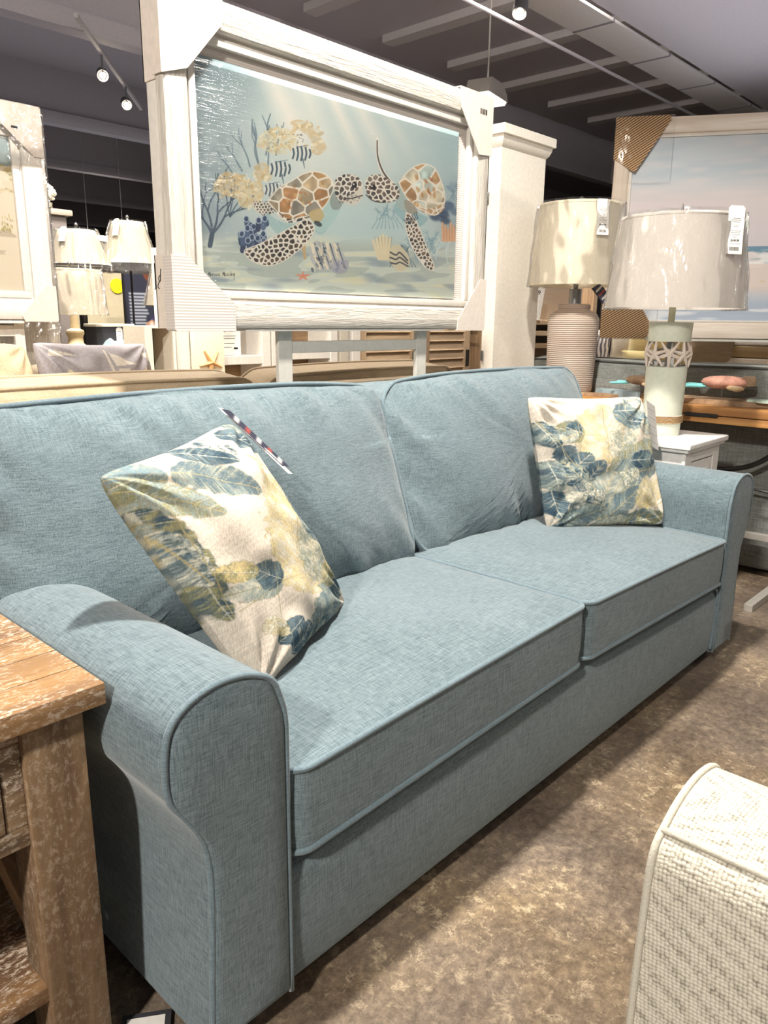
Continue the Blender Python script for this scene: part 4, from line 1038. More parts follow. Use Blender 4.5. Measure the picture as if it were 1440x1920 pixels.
    p.stroke(shell1 + [shell1[0]], 6, WL_, .9)
    p.poly([(690, 780), (720, 740), (760, 760), (740, 830), (700, 830)], (150, 160, 156), .9)
    p.poly([(715, 690), (750, 662), (800, 660), (840, 680), (856, 730), (850, 780), (810, 812), (760, 800), (720, 770)], (214, 208, 196), 1)
    p.cells([(715, 690), (750, 662), (800, 660), (840, 680), (850, 720), (800, 760), (760, 790), (720, 770)], 28, WL_, [(92, 88, 86), (122, 112, 104), (74, 74, 78)], 6, 6)
    for k in range(24): q = random.Random(k + 300); p.ell(q.uniform(735, 840), q.uniform(752, 800), q.uniform(4, 9), q.uniform(3, 6), 0, q.choice([(110, 106, 104), (150, 146, 138)]), .6)
    p.stroke([(760, 782), (800, 778), (852, 764)], 6, (70, 70, 74)); p.ell(812, 712, 13, 15, 0, (40, 40, 44)); p.ell(808, 708, 4, 4, 0, (220, 220, 215))
    fl1 = [(575, 880), (500, 920), (420, 965), (330, 1010), (262, 1040), (285, 1080), (330, 1105), (390, 1115), (460, 1090), (530, 1040), (590, 980), (612, 920)]
    p.cells(fl1, 27, WL_, [(72, 66, 62), (96, 84, 74), (60, 60, 62)], 7, 8); p.stroke(fl1 + [fl1[0]], 5, WL_, .9)
    p.poly([(585, 850), (640, 830), (660, 870), (630, 900), (600, 890)], (196, 176, 130), .9); p.ell(630, 905, 22, 12, 30, (54, 60, 66), .8)
    # right turtle
    p.poly([(1010, 820), (1060, 790), (1130, 850), (1180, 880), (1120, 930), (1060, 900)], (150, 182, 188), .85, .3)
    p.stroke([(926, 478), (928, 560), (950, 640), (1005, 712)], 10, (232, 226, 214), 1, 22); p.stroke([(926, 490), (929, 570), (955, 645), (1000, 705)], 6, (80, 76, 76), .9, 10)
    p.poly([(1000, 720), (1050, 700), (1080, 760), (1100, 820), (1060, 850), (1020, 800)], (170, 186, 184), .95)
    shell2 = [(1035, 700), (1070, 655), (1110, 622), (1160, 606), (1210, 625), (1240, 680), (1262, 750), (1258, 815), (1215, 862), (1160, 840), (1110, 815), (1070, 770)]
    p.cells(shell2, 66, WL_, [(192, 208, 202), (182, 146, 108), (208, 200, 178), (190, 156, 118), (206, 214, 206)], 8, 12)
    for k in range(14): q = random.Random(k + 17); p.ell(q.uniform(1110, 1220), q.uniform(660, 770), 20, 9, q.uniform(40, 90), q.choice([(184, 120, 62), (214, 180, 130), (150, 100, 60)]), .6, .6)
    p.cells([(1075, 775), (1130, 800), (1180, 830), (1240, 810), (1262, 760), (1262, 830), (1215, 864), (1150, 845)], 36, WL_, [(196, 164, 126), (160, 130, 104)], 6, 13); p.stroke(shell2 + [shell2[0]], 6, WL_, .9)
    p.cells([(865, 700), (890, 665), (940, 660), (990, 690), (1035, 730), (1030, 780), (980, 800), (920, 792), (880, 765)], 27, WL_, [(110, 96, 88), (132, 120, 110), (84, 80, 80)], 6, 14)
    p.stroke([(870, 760), (905, 790), (960, 800)], 5, (84, 80, 80)); p.ell(905, 722, 14, 13, 0, (38, 38, 42)); p.ell(900, 718, 4, 4, 0, (220, 220, 215))
    fl2 = [(1072, 850), (1066, 900), (1085, 985), (1120, 1060), (1165, 1120), (1205, 1140), (1208, 1110), (1180, 1040), (1145, 950), (1110, 870)]
    p.cells(fl2, 20, WL_, [(86, 72, 64), (66, 62, 62), (110, 90, 76)], 5, 15); p.stroke(fl2 + [fl2[0]], 5, WL_, .9)
    p.poly([(1060, 790), (1100, 800), (1130, 850), (1080, 850)], (160, 150, 136), .8)
    for k in range(7): p.stroke([(1120 - k * 10, 850 + k * 6), (1130 - k * 8, 880 + k * 4)], 6, (60, 80, 92), .6)
    # hand-written signature
    sx = 82
    for k, ch_ in enumerate('Janice Moscky'):
        a, b_ = sx + k * 10.2, 1160
        if ch_ == ' ': continue
        if ch_ in 'JM': p.stroke([(a, b_ + 8), (a + 2, b_ - 13), (a + 5, b_), (a + 8, b_ - 13), (a + 9, b_ + 8)], 2.6, (70, 74, 76), .85)
        elif ch_ == 'y': p.stroke([(a, b_ - 6), (a + 4, b_ + 3), (a + 8, b_ - 8), (a + 6, b_ + 24)], 2.6, (70, 74, 76), .85)
        elif ch_ == 'k': p.stroke([(a, b_ - 14), (a, b_ + 6), (a + 7, b_ - 5), (a + 2, b_), (a + 8, b_ + 6)], 2.6, (70, 74, 76), .85, curve=False)
        elif ch_ == 'i': p.stroke([(a + 3, b_ - 5), (a + 3, b_ + 6)], 2.6, (70, 74, 76), .85)
        elif ch_ == 'n': p.stroke([(a, b_ + 6), (a + 1, b_ - 5), (a + 5, b_ - 4), (a + 7, b_ + 6)], 2.6, (70, 74, 76), .85)
        else: p.stroke([(a + 7, b_ - 4), (a + 1, b_ - 3), (a + 1, b_ + 5), (a + 8, b_ + 5)], 2.6, (70, 74, 76), .85)
    return p.c
canvas(tp, 1.229 - TX, 2.341 - TX, 1.200 - TZ, 1.772 - TZ, .030, 900, 470, turtles)
b = B(); rows = []
for i in range(2): rows.append([(x, .026, z) for x, z in ((1.231 - TX, (1.207 if i else 1.765) - TZ), (2.338 - TX, (1.207 if i else 1.765) - TZ))])
b.grid(rows); b.out('plastic_film', FILMP, tp, angle=0)

def corner(t, pts, mat, W_, H_, depth, name='corner_protector', th=.004, wrapd=True, dy=0):
    """folded card over a corner: pts polygon in local x,z on the front face plus the two folded sides"""
    b = B(); b.prism(pts, -th - dy, -.0005 - dy)
    xs_ = [p[0] for p in pts]; zs_ = [p[1] for p in pts]; left = abs(min(xs_)) > abs(max(xs_)) ; bot = min(zs_) < H_ / 2
    xe = min(xs_) if left else max(xs_); ze = min(zs_) if bot else max(zs_)
    sx = -th if left else th; sz = -th if bot else th
    zz = [p[1] for p in pts if abs(p[0] - xe) < .004]; xx = [p[0] for p in pts if abs(p[1] - ze) < .004]
    b.box(min(xe, xe + sx), max(xe, xe + sx), -th - dy, depth, min(zz), max(zz)); b.box(min(xx), max(xx), -th - dy, depth, min(ze, ze + sz), max(ze, ze + sz))
    return b.out(name, mat, t, angle=0)
L_ = lambda pts: [(x - TX, z - TZ) for x, z in pts]
corner(tp, L_([(1.128, 1.905), (1.128, 1.698), (1.199, 1.722), (1.199, 1.722), (1.309, 1.846), (1.311, 1.905)]), CARD, 1.36, .812, .038)
corner(tp, L_([(1.128, 1.089), (1.128, 1.277), (1.172, 1.277), (1.319, 1.159), (1.319, 1.089)]), CARDRIB, 1.36, .812, .038)
c_ = corner(tp, L_([(2.494, 1.905), (2.300, 1.905), (2.310, 1.842), (2.421, 1.707), (2.494, 1.712)]), CARD, 1.36, .812, .038)
b = B()
for k, (x, w_) in enumerate(((0, .002), (.004, .004), (.011, .003), (.017, .006), (.026, .004), (.033, .007))): b.box(2.418 - TX + x, 2.418 - TX + x + w_, -.0048, -.0042, 1.842 - TZ, 1.860 - TZ)
q = b.out('barcode', INK, None, angle=0); q.parent = c_
corner(tp, L_([(2.494, 1.089), (2.325, 1.089), (2.331, 1.125), (2.458, 1.272), (2.494, 1.276)]), CARD, 1.36, .812, .038)

# second picture back to back with it
t2 = thing('framed_picture', 'second white-framed picture standing back to back behind the turtle painting', 'picture', (TX, 1.888, 1.095), 0)
b = B()
for x0, x1, z0, z1 in ((-.67, .67, 0, .09), (-.67, .67, .71, .80), (-.67, -.58, .09, .71), (.58, .67, .09, .71)): b.box(x0, x1, -.036, .008, z0, z1, .003)
b.out('frame', WHITEP, t2, angle=30)
b = B(); b.box(-.6, .6, -.03, -.02, .06, .74); b.out('backing', CARDRIB, t2, angle=0)
for z0, z1, xs0 in ((-.003, .185, -.674), (.60, .803, -.674), (-.003, .185, .670), (.60, .803, .670)):
    b = B(); b.box(xs0, xs0 + .004, -.040, .012, z0, z1); b.box(xs0, xs0 + (.15 if xs0 < 0 else -.15), .008, .012, z0, z1); cp = b.out('corner_protector', CARD, t2, angle=0)
    if z0 < 0 and xs0 < 0:
        b = B(); fx_ = -.6748
        for pts in ([(.004, .150), (-.001, .118)], [(.001, .134), (-.008, .128), (-.006, .118), (-.001, .120), (-.012, .112), (-.014, .103), (-.007, .100)], [(-.026, .165), (-.026, .100)], [(-.026, .100), (-.032, .098)]):
            b.tube([(fx_, -y - .014, z) for y, z in (smooth(pts, False, 3) if len(pts) > 2 else pts)], .0011, n=5)
        q = b.out('handwriting', INK, None, angle=0); q.parent = cp

# easel that holds both
EAS = plain('pale_grey_easel_paint', srgb(206, 203, 196), .5)
ea = thing('easel', 'pale grey wooden display easel under the turtle painting', 'easel', (TX, 1.845, 0))
for x in (1.528, 2.168):
    b = B(); b.box(x - .027 - TX, x + .027 - TX, -.01, .006, 0, 1.60, .002); b.out('leg', EAS, ea, angle=0)
b = B(); b.box(1.555 - TX, 2.141 - TX, -.008, .004, 1.018, 1.054, .002); b.out('crossbar', EAS, ea, angle=0)
b = B(); b.box(-.45, .45, -.040, .078, 1.0845, 1.090, .001); b.out('ledge', WHITEP, ea, angle=0)

# ---- beach picture on the left (stands behind the tan sofa)
BY = 3.1; kx = BY / 2.6
bx = lambda x: x * kx
bz = lambda z: 1.12 + (z - 1.12) * kx
BXr, BXl = bx(1.176), bx(1.176) - 1.15; BX = (BXr + BXl) / 2
BZ0, BZ1 = bz(1.108), bz(1.752)
bp = thing('framed_picture', 'white-framed dune picture at the far left edge', 'picture', (BX, BY, BZ0))
frame_parts(bp, 1.15, BZ1 - BZ0, .082, .036, 0, (WHITEP, WHITEP), .026)
def dunes(P):
    Wp = P + np.array([BX, BY, BZ0]); px, py = photo_xy(Wp)
    p = Paint(px * 4.17, (py - 180) * 4.17, (214, 202, 182)); x, y = p.X, p.Y
    hz = 520 + .02 * x; p.blend(np.clip((hz + 6 - y) / 12, 0, 1), (176, 196, 200)); p.blend(np.clip((420 - y) / 200, 0, 1) * .5, (196, 206, 204))
    p.blend(((y > hz) & (y < hz + 26)) * .7, (130, 152, 158))
    n = vnoise(x, y, 60, 3, .6); p.blend(((y > hz + 12) & (y < 760)) * np.clip(n * 2.5 - .9, 0, 1) * .85, (168, 150, 104))
    p.blend(((y > hz + 40) & (y < 760)) * np.clip(vnoise(x, y, 26, 9, .7) * 3 - 1.9, 0, 1) * .8, (112, 110, 70))
    p.poly([(-900, 640), (-200, 700), (0, 620), (60, 640), (110, 690), (110, 760), (40, 720), (-300, 780), (-900, 760)], (222, 208, 190), .8, .3, 40, 4)
    for k in range(150):
        q = random.Random(k); a = q.uniform(-700, 110); b_ = 1060 + q.uniform(-15, 20) + abs(a - 20) * .03
        p.stroke([(a, b_), (a + q.uniform(-14, 14), b_ - q.uniform(40, 150))], 4, q.choice([(146, 134, 78), (178, 164, 104), (112, 110, 62)]), .8, 1.5, curve=False)
    p.poly([(-900, 1060), (0, 1050), (90, 1070), (155, 1125), (60, 1100), (-900, 1110)], (150, 138, 120), .5)
    p.poly([(-900, 1210), (-40, 1205), (30, 1228), (-60, 1240)], (150, 138, 120), .45)
    return p.c * .86
canvas(bp, -.575 + .10, .575 - .10, .10, BZ1 - BZ0 - .10, .030, 260, 150, dunes)
w_ = BZ1 - BZ0
corner(bp, [(.578, w_ + .003), (.48, w_ + .003), (.42, w_ + .003), (.43, w_ - .07), (.545, w_ - .17), (.578, w_ - .17)], CARD, 1.15, w_, .04)
b = B(); b.box(.468, .492, -.0048, -.0042, w_ - .082, w_ - .074); q = b.out('printed_code', INK, bp, angle=0)
corner(bp, [(.578, -.003), (.45, -.003), (.44, .015), (.545, .13), (.578, .13)], CARD, 1.15, w_, .04)
b = B(); b.box(.40, .583, -.012, .05, w_ - .20, w_ + .008, .01); b.out('plastic_wrap', FILM, bp)
bw = thing('wrapped_picture', 'plastic-wrapped white panel standing behind the dune picture', 'picture', (BX + .02, BY + .115, .86))
b = B(); b.box(-.5, .610, -.012, .02, .0, 1.02, .004); b.out('panel', WHITEP, bw, angle=0)
b = B(); b.box(-.5, .618, -.018, .026, -.005, 1.03, .008); b.out('plastic_wrap', FILM, bw)
be = thing('easel', 'white easel legs under the dune picture', 'easel', (BX, BY + .055, 0))
b = B()
for x in (bx(1.065) - BX, -.35):
    b = B(); b.box(x - .019, x + .019, -.012, .006, 0, 1.5, .002); b.out('leg', WHITEP, be, angle=0)
b = B(); b.box(-.33, bx(1.05) - BX, -.01, .004, bz(1.055), bz(1.09), .002); b.out('crossbar', WHITEP, be, angle=0)
b = B(); b.box(-.45, .45, -.050, .006, BZ0 - .014, BZ0 - .003, .002); b.out('ledge', WHITEP, be, angle=0)
bx2 = thing('wrapped_picture_stand', 'low white stand under the plastic-wrapped panel', 'stand', (BX + .02, BY + .135, 0))
b = B(); b.box(-.5, .58, -.045, .06, 0, .855, .004); b.out('stand_body', WHITEP, bx2, angle=0)

# ---- seascape on the right (turned a little)
SL, SR_dir = Vector((4.6, 2.395, 0)), Vector((.4, -.72, 0)).normalized()
SW, SH_ = 1.55, 1.273; sc_ = SL + SR_dir * SW / 2
sp = thing('framed_picture', 'large whitewashed-frame seascape behind the two right-hand lamps', 'picture', (sc_.x, sc_.y, 1.032), math.atan2(SR_dir.y, SR_dir.x))
WW = wood('whitewashed_frame', srgb(240, 232, 222), srgb(226, 214, 202), srgb(204, 188, 172), 'x', 60, 3, None, .5)
WWZ = wood('whitewashed_frame_v', srgb(240, 232, 222), srgb(226, 214, 202), srgb(204, 188, 172), 'z', 60, 3, None, .5)
frame_parts(sp, SW, SH_, .098, .04, 0, (WW, WWZ), .012)
SM = Matrix.Translation((sc_.x, sc_.y, 1.032)) @ Matrix.Rotation(math.atan2(SR_dir.y, SR_dir.x), 4, 'Z')
def seascape(P):
    Mn = np.array(SM); Wp = P @ Mn[:3, :3].T + Mn[:3, 3]; px, py = photo_xy(Wp)
    p = Paint((px - 1120) * 4.266, (py - 190) * 4.266, (196, 204, 212)); x, y = p.X, p.Y; sm = lambda a, b, v: np.clip((v - a) / (b - a), 0, 1)
    wv_ = y + .10 * (x - 700) * (1 - sm(100, 1100, y)) + 30 * vnoise(x, y, 300, 2)
    p.blend(sm(60, 200, 400 - wv_) * .6, (196, 204, 216)); n = vnoise(x, wv_, 260, 3, .16); p.blend(np.clip(n * 2 - .8, 0, 1) * sm(250, 150, wv_ * 0 + 0) * 0, (0, 0, 0))
    p.blend(np.clip(n * 1.6 - .5, 0, 1) * (wv_ < 800) * .6, (178, 194, 204)); p.blend(np.clip(vnoise(x, wv_, 200, 8, .2) * 2 - 1, 0, 1) * (wv_ < 800) * .6, (220, 212, 214))
    p.blend(sm(560, 820, wv_) * .85, (216, 204, 204)); p.blend(sm(840, 1140, y) * .6, (200, 196, 206))
    p.blend(((y > 1158) & (y < 1205)) * .95, (104, 140, 162)); p.blend(((y > 1178) & (y < 1205)) * np.clip(vnoise(x, y, 40, 5, .3) * 3 - 1.5, 0, 1), (150, 176, 188))
    p.blend((y >= 1205) * 1.0, (214, 206, 206)); p.blend(((y > 1205) & (y < 1300)) * np.clip(vnoise(x, y, 50, 6, .4) * 3 - 1.7, 0, 1) * .8, (138, 164, 176)); p.blend(((y > 1215) & (y < 1330)) * np.clip(vnoise(x, y, 90, 7, .3) * 3 - 1.3, 0, 1) * .8, (236, 234, 232))
    p.blend(((y > 1300) & (y < 1540)) * .8, (216, 202, 194)); p.blend(((y > 1430) & (y < 1520)) * np.clip(vnoise(x, y, 60, 12, .3) * 3 - 2, 0, 1), (206, 182, 140))
    p.blend(sm(1500, 1620, y + 30 * vnoise(x, y, 160, 9)) * .85, (162, 178, 198)); p.blend((y > 1660) * np.clip(vnoise(x, y, 220, 10, .1) * 3 - 1.2, 0, 1) * .8, (224, 226, 230))
    return p.c
canvas(sp, -SW / 2 + .105, SW / 2 - .105, .105, SH_ - .105, .028, 420, 340, seascape)
s_ = -SW / 2
cb = corner(sp, [(s_ - .003, SH_ + .003), (s_ + .30, SH_ + .003), (s_ + .305, SH_ - .02), (s_ + .125, SH_ - .30), (s_ + .105, SH_ - .295), (s_ - .003, SH_ - .225)], CARDBROWN, SW, SH_, .045)
cb = corner(sp, [(s_ - .003, -.003), (s_ + .27, -.003), (s_ + .31, .06), (s_ + .21, .22), (s_ + .11, .29), (s_ - .003, .22)], CARDBROWN, SW, SH_, .045)
b = B()
for z0, z1 in ((-.012, .40), (SH_ - .36, SH_ + .012)):
    b = B(); b.box(s_ - .012, s_ + .33, -.010, .05, z0, z1, .012); b.out('plastic_wrap', FILMC, sp)
se = thing('easel', 'tall easel carrying the large seascape', 'easel', (sc_.x + .055, sc_.y + .03, 0), math.atan2(SR_dir.y, SR_dir.x))
for x in (-.33, .33):
    b = B(); b.box(x - .02, x + .02, .0, .02, 0, 1.9, .002); b.out('leg', EAS, se, angle=0)
b = B(); b.box(-.5, .5, -.060, .02, 1.014, 1.027, .002); b.out('ledge', EAS, se, angle=0)
def at(P): return P
# ------------------------------------------------------------------ tan sofa behind, seen from its back
ts = thing('sofa', 'tan upholstered sofa standing back to back with the blue sofa', 'sofa', (1.55, 2.45, 0))
def prof_block(pts, x0, x1, ease=.03):
    b = B(); rows = []
    for x, s in ((x0, .9), (x0 + ease * .3, .97), (x0 + ease, 1), ((x0 + x1) / 2, 1), (x1 - ease, 1), (x1 - ease * .3, .97), (x1, .9)):
        cy = sum(p[0] for p in pts) / len(pts); cz = sum(p[1] for p in pts) / len(pts)
        rows.append([(x, cy + (y - cy) * s, cz + (z - cz) * s) for y, z in pts])
    V = b.grid(rows, cv=True); b.bm.faces.new(V[0]); b.bm.faces.new(V[-1]); return b
b = prof_block(smooth([(1.965, .06), (1.96, .5), (1.962, .86), (1.985, .905), (2.05, .905), (2.13, .86), (2.19, .40), (2.19, .06)], True, 3), .42, 2.72); b.out('back_frame', BEIGE, ts, True, 60)
for x0, x1 in ((.42, .60), (2.54, 2.72)):
    b = B(); b.box(x0, x1, 2.1, 2.93, .06, .62, .05, 4); b.out('arm', BEIGE, ts, True)
b = B(); b.box(.58, 2.56, 2.15, 2.90, .06, .34, .02, 3); b.out('seat_base', BEIGE, ts, True)
for cx, wd in ((1.085, .97), (2.06, .96)):
    cushion('seat_cushion', ts, Matrix.Translation((cx, 2.53, .33)), wd, .72, .14, .05, .02, BEIGE, BEIGE, seed=cx)
for cx, wd, zz in ((1.01, 1.13, 0), (2.10, 1.04, .0)):
    up = Vector((0, -math.sin(.12), math.cos(.12))); outv = Vector((0, -math.cos(.12), -math.sin(.12))); m = Matrix((up.cross(outv), up, outv)).transposed().to_4x4(); m.translation = Vector((cx, 2.19, .70 + zz))
    cushion('back_cushion', ts, m, wd, .50, .14, .09, .045, BEIGE, BEIGE, bulge=.01, pucker=.022, seed=cx * 7, per=30)
for x in (.5, 2.64):
    for y in (2.02, 2.86):
        b = B(); b.lathe([(.02, 0), (.028, .062)], (x, y, 0), n=12); b.out('foot', BLACK, ts, True)

def simple_pillow(label, C, thick, paintf, group=None, n=90, seed=1, name='throw_pillow', frame=((0, 0), (100, 0), (100, 100), (0, 100))):
    return throw_pillow(label, C, thick, frame, paintf, n + 1 if n % 4 == 0 else n, seed, group)
def tanc(X, Y):
    p = Paint(X, Y, (196, 176, 146)); p.c *= (.95 + .08 * vnoise(X.ravel(), Y.ravel(), 3, 2))[:, None]; return p.c
def sails(X, Y):                                 # 100 x 60 frame
    p = Paint(X, Y, (180, 174, 178)); x, y = p.X, p.Y
    p.c *= (.97 + .05 * vnoise(x, y, 2, 4))[:, None]
    Wt = (236, 228, 214)
    def tri(pts): p.put(p.inside(pts), np.full(p.inside(pts).size, .95), Wt)
    tri([(56, 14), (80, 24), (59, 26)]); tri([(60, 28), (73, 28), (61, 36)]); p.stroke([(53, 12), (57, 37)], 1.6, Wt, .9, curve=False)
    tri([(10, 10), (30, 16), (8, 16)]); tri([(88, 14), (99, 12), (97, 22)]); tri([(52, 42), (60, 54), (51, 54)]); tri([(68, 42), (77, 54), (64, 54)])
    for cx in (20, 87):
        for k in range(60):
            q = random.Random(k + cx); h = q.uniform(0, 26); p.ell(cx + q.uniform(-1, 1) * (1 + h * .22), 28 + h, .8, .9, 0, (232, 220, 190), .8)
    for k in range(30): q = random.Random(k); p.ell(q.uniform(36, 42), q.uniform(30, 60), .5, .9, 0, (220, 214, 206), .6)
    return p.c
simple_pillow('plain tan throw pillow behind the tan sofa back, far left', [(.66, 2.36, 1.085), (.975, 2.39, 1.040), (1.03, 2.30, .60), (.70, 2.26, .60)], .07, tanc, seed=4)
simple_pillow('grey throw pillow printed with white sailing boats', [(.985, 2.375, 1.050), (1.385, 2.40, 1.040), (1.40, 2.32, .60), (1.00, 2.30, .60)], .07, sails, seed=5, n=140, frame=((0, 2), (100, 2), (100, 125), (0, 125)))
# bolster cushions beyond them
b = B(); b.tube(smooth([(1.34, 3.03, .966), (1.45, 3.03, .968), (1.60, 3.03, .97), (1.70, 3.03, .97)], False, 4), .032, n=14); bo = b.out('bolster_cushion', BEIGE)
tag(bo, 'long tan bolster cushion lying behind the sailing boat pillow', 'cushion')
dt = thing('daybed', 'tan daybed backrest behind the tan sofa', 'daybed', (1.5, 3.06, 0))
b = B(); b.box(-.22, .22, -.07, .08, .10, .935, .03, 3); b.out('backrest', BEIGE, dt)
b = B(); b.box(-.22, .22, -.05, .06, 0, .10, .01); b.out('plinth', DARKIN, dt)
TEAL = fabric('teal_cloth', srgb(96, 120, 128), srgb(140, 160, 164), 400, .3)
th_ = B(); rows = []
for i in range(14):
    rows.append([])
    for j in range(8):
        x = 1.84 + i * .018; y = 3.62 + j * .018; rows[-1].append((x, y, .952 + .06 * max(0, math.sin(PI * i / 13) * math.sin(PI * j / 7)) + .012 * math.sin(i * 1.7)))
V = th_.grid(rows); o = th_.out('folded_throw', TEAL, angle=180); md = o.modifiers.new('s', 'SOLIDIFY'); md.thickness = .012; md.offset = -1
tag(o, 'teal folded throw heaped on the black sideboard edge', 'throw')


# vase of white flowers, left
vz = thing('flower_vase', 'pale green vase with white hydrangea heads behind the left lamps', 'vase', (1.78, 4.08, .95))
b = B(); b.lathe([(.04, 0), (.055, .02), (.06, .15), (.04, .34), (.028, .46), (.035, .52)], n=24, cap1=False); b.out('vase', plain('celadon', srgb(176, 176, 146), .35), vz)
for k in range(5):
    a = k * 2.3; x, y = .055 * math.cos(a), .055 * math.sin(a); z = .72 + .035 * (k % 3) + (.05 if k == 0 else 0)
    b = B(); b.tube([(0, 0, .3), (x * .5, y * .5, .55), (x, y, z)], .004, n=5); b.out('stem', plain('stem_green', srgb(150, 160, 110), .6), vz)
    b = B(); rr = random.Random(k)
    for i in range(46):
        u_, v_ = rr.uniform(0, 6.28), rr.uniform(-1, 1); q = math.sqrt(1 - v_ * v_); c = (x + .05 * q * math.cos(u_), y + .05 * q * math.sin(u_), z + .045 * v_)
        b.ball(c, (.014, .014, .009), u=6, v=4)
    b.out('flower_head', plain('white_petals', srgb(240, 234, 216), .7), vz)

# tall armoire far behind with a blue thing on it
ar = thing('armoire', 'grey-brown armoire top seen between vase and cone lamps', 'armoire', (2.08, 4.95, 0))
b = B(); b.box(-.18, .16, -.25, .25, .05, 1.70, .004); b.out('carcass', plain('grey_brown_paint', srgb(126, 118, 114), .6), ar, angle=0)
b = B(); b.box(-.21, .19, -.28, .28, 1.70, 1.735, .01); b.out('cornice', plain('cornice_paint', srgb(176, 164, 150), .6), ar)
b = B(); b.box(-.1, .02, -.1, .05, 1.7355, 1.775, .012); o = b.out('folded_box', plain('blue_box', srgb(46, 84, 160), .5)); o.location = (2.08, 4.95, 0)
tag(o, 'small blue box on top of the grey-brown armoire', 'box')

# partition and advertising board behind the left lamps
pt = thing('partition', 'beige partition panel behind the left lamps', 'partition', (2.85, 5.3, 0))
b = B(); b.box(-.55, .9, -.03, .03, 0, 1.475, .004); b.out('panel', plain('beige_panel', srgb(206, 194, 164), .7), pt, angle=0)
b = B(); b.box(-.55, .9, -.04, .04, 1.475, 1.50, .004); b.out('cap_rail', plain('beige_rail', srgb(222, 212, 188), .6), pt, angle=0)
b = B(); b.lathe([(.001, 0), (.052, 0), (.052, .006), (.001, .006)], n=32, cap0=False, cap1=False); o = b.out('round_sticker', plain('yellow_plastic', srgb(240, 222, 40), .5), angle=30, warp=lambda v: Vector((v.x, -v.z, v.y)))
o.location = (2.84, 5.268, 1.335); tag(o, 'round yellow sticker on the beige partition', 'sticker')
SIGNP = painted_mat('printed_board', .5, .3)
def board(P):
    p = Paint(P[..., 0] * 100, 100 - P[..., 2] * 100, (44, 46, 60)); x, y = p.X, p.Y
    for k in range(30):
        q = random.Random(k); yy = 22 + k * 2.3
        p.stroke([(3, yy), (14 + q.uniform(-2, 2), yy)], 1.1, (176, 182, 190), .85, curve=False); p.stroke([(28 + q.uniform(-1, 1), yy), (46, yy)], 1.1, (150, 168, 186), .85, curve=False)
    p.ell(20, 7, 7, 7, 0, (98, 58, 42)); p.stroke([(20, 10), (22, 22), (24, 34)], 5, (104, 66, 48), 1, 3); p.stroke([(22, 22), (24, 42)], 2.4, (222, 220, 214), 1, 4)
    p.poly([(16, 40), (27, 40), (28, 62), (16, 62)], (52, 50, 86)); 
    for k in range(3): p.stroke([(14, 57 + k * 3), (28, 54 + k * 3)], 1.6, (190, 60, 66) if k % 2 == 0 else (226, 220, 220), 1, curve=False)
    for k in range(14): q = random.Random(k); p.ell(q.uniform(17, 26), q.uniform(43, 53), .7, .7, 0, (222, 224, 232))
    p.stroke([(20, 70), (26, 84)], 9, (120, 84, 62), 1)
    return p.c
ab = thing('display_board', 'dark printed board with text lines and a flag behind the left lamps', 'sign', (2.54, 4.62, .58))
xs2, zs2 = np.linspace(0, .5, 130), np.linspace(.88, 0, 220); X2, Z2 = np.meshgrid(xs2, zs2); P2 = np.stack([X2, X2 * 0 - .008, Z2], -1)
coloured_grid('printed_face', P2, board(P2 * np.array([1, 1, 1 / .88])), SIGNP, ab)
b = B(); b.box(-.008, .508, -.006, .012, -.008, .888); b.out('board', BLACK, ab, angle=0)
b = B(); b.box(.05, .07, 0, .2, -.58, .0); b.box(.43, .45, 0, .2, -.58, 0); b.box(.0, .5, -.1, .3, -.58, -.565); b.out('stand', BLACK, ab, angle=0)
# small clutter on the sideboard: framed print, dark box with tag, fabric-covered box
fr = thing('photo_frame', 'small cream print in a pale frame on the sideboard right end', 'frame', (2.36, 3.83, .951))
b = B(); b.box(-.06, .06, -.01, .01, 0, .13, .004); b.out('frame', CREAM, fr); b = B(); b.box(-.045, .045, -.0115, -.0105, .015, .115); b.out('print', plain('sand_print', srgb(216, 190, 150), .6), fr, angle=0)
dk = thing('storage_box', 'dark open storage box with white tag under the left lamps', 'box', (1.98, 3.78, .951))
b = B(); b.box(-.10, .10, -.06, .06, 0, .006); b.box(-.10, .10, -.06, -.054, .006, .12); b.box(-.10, .10, .054, .06, .006, .12); b.box(-.10, -.094, -.054, .054, .006, .12); b.box(.094, .10, -.054, .054, .006, .12); b.out('box_body', plain('charcoal_box', srgb(58, 56, 62), .7), dk, angle=0)
b = B(); b.box(-.105, .105, -.068, .068, .12, .135, .003); b.out('box_lid', plain('lid_cream', srgb(222, 214, 200), .6), dk)
price_tag(dk, Matrix.Translation((.02, -.062, .118)), .08, .034, big=False)
bw1 = thing('sculpture', 'brown carved wave sculpture left of the ivory lamp base', 'sculpture', (1.56, 3.80, .951))
b = B(); b.prism(smooth([(-.09, 0), (.12, 0), (.13, .03), (.05, .10), (-.06, .16), (-.10, .15)]), -.04, .04); b.out('body', plain('brown_wood', srgb(98, 74, 58), .5), bw1)
rs = thing('sculpture', 'brown teardrop sculpture before the printed board', 'sculpture', (2.24, 3.80, .951))
b = B(); b.lathe([(.04, 0), (.06, .03), (.058, .09), (.03, .14), (0, .16)], n=20); b.out('body', plain('brown_wood_two', srgb(120, 88, 68), .5), rs)

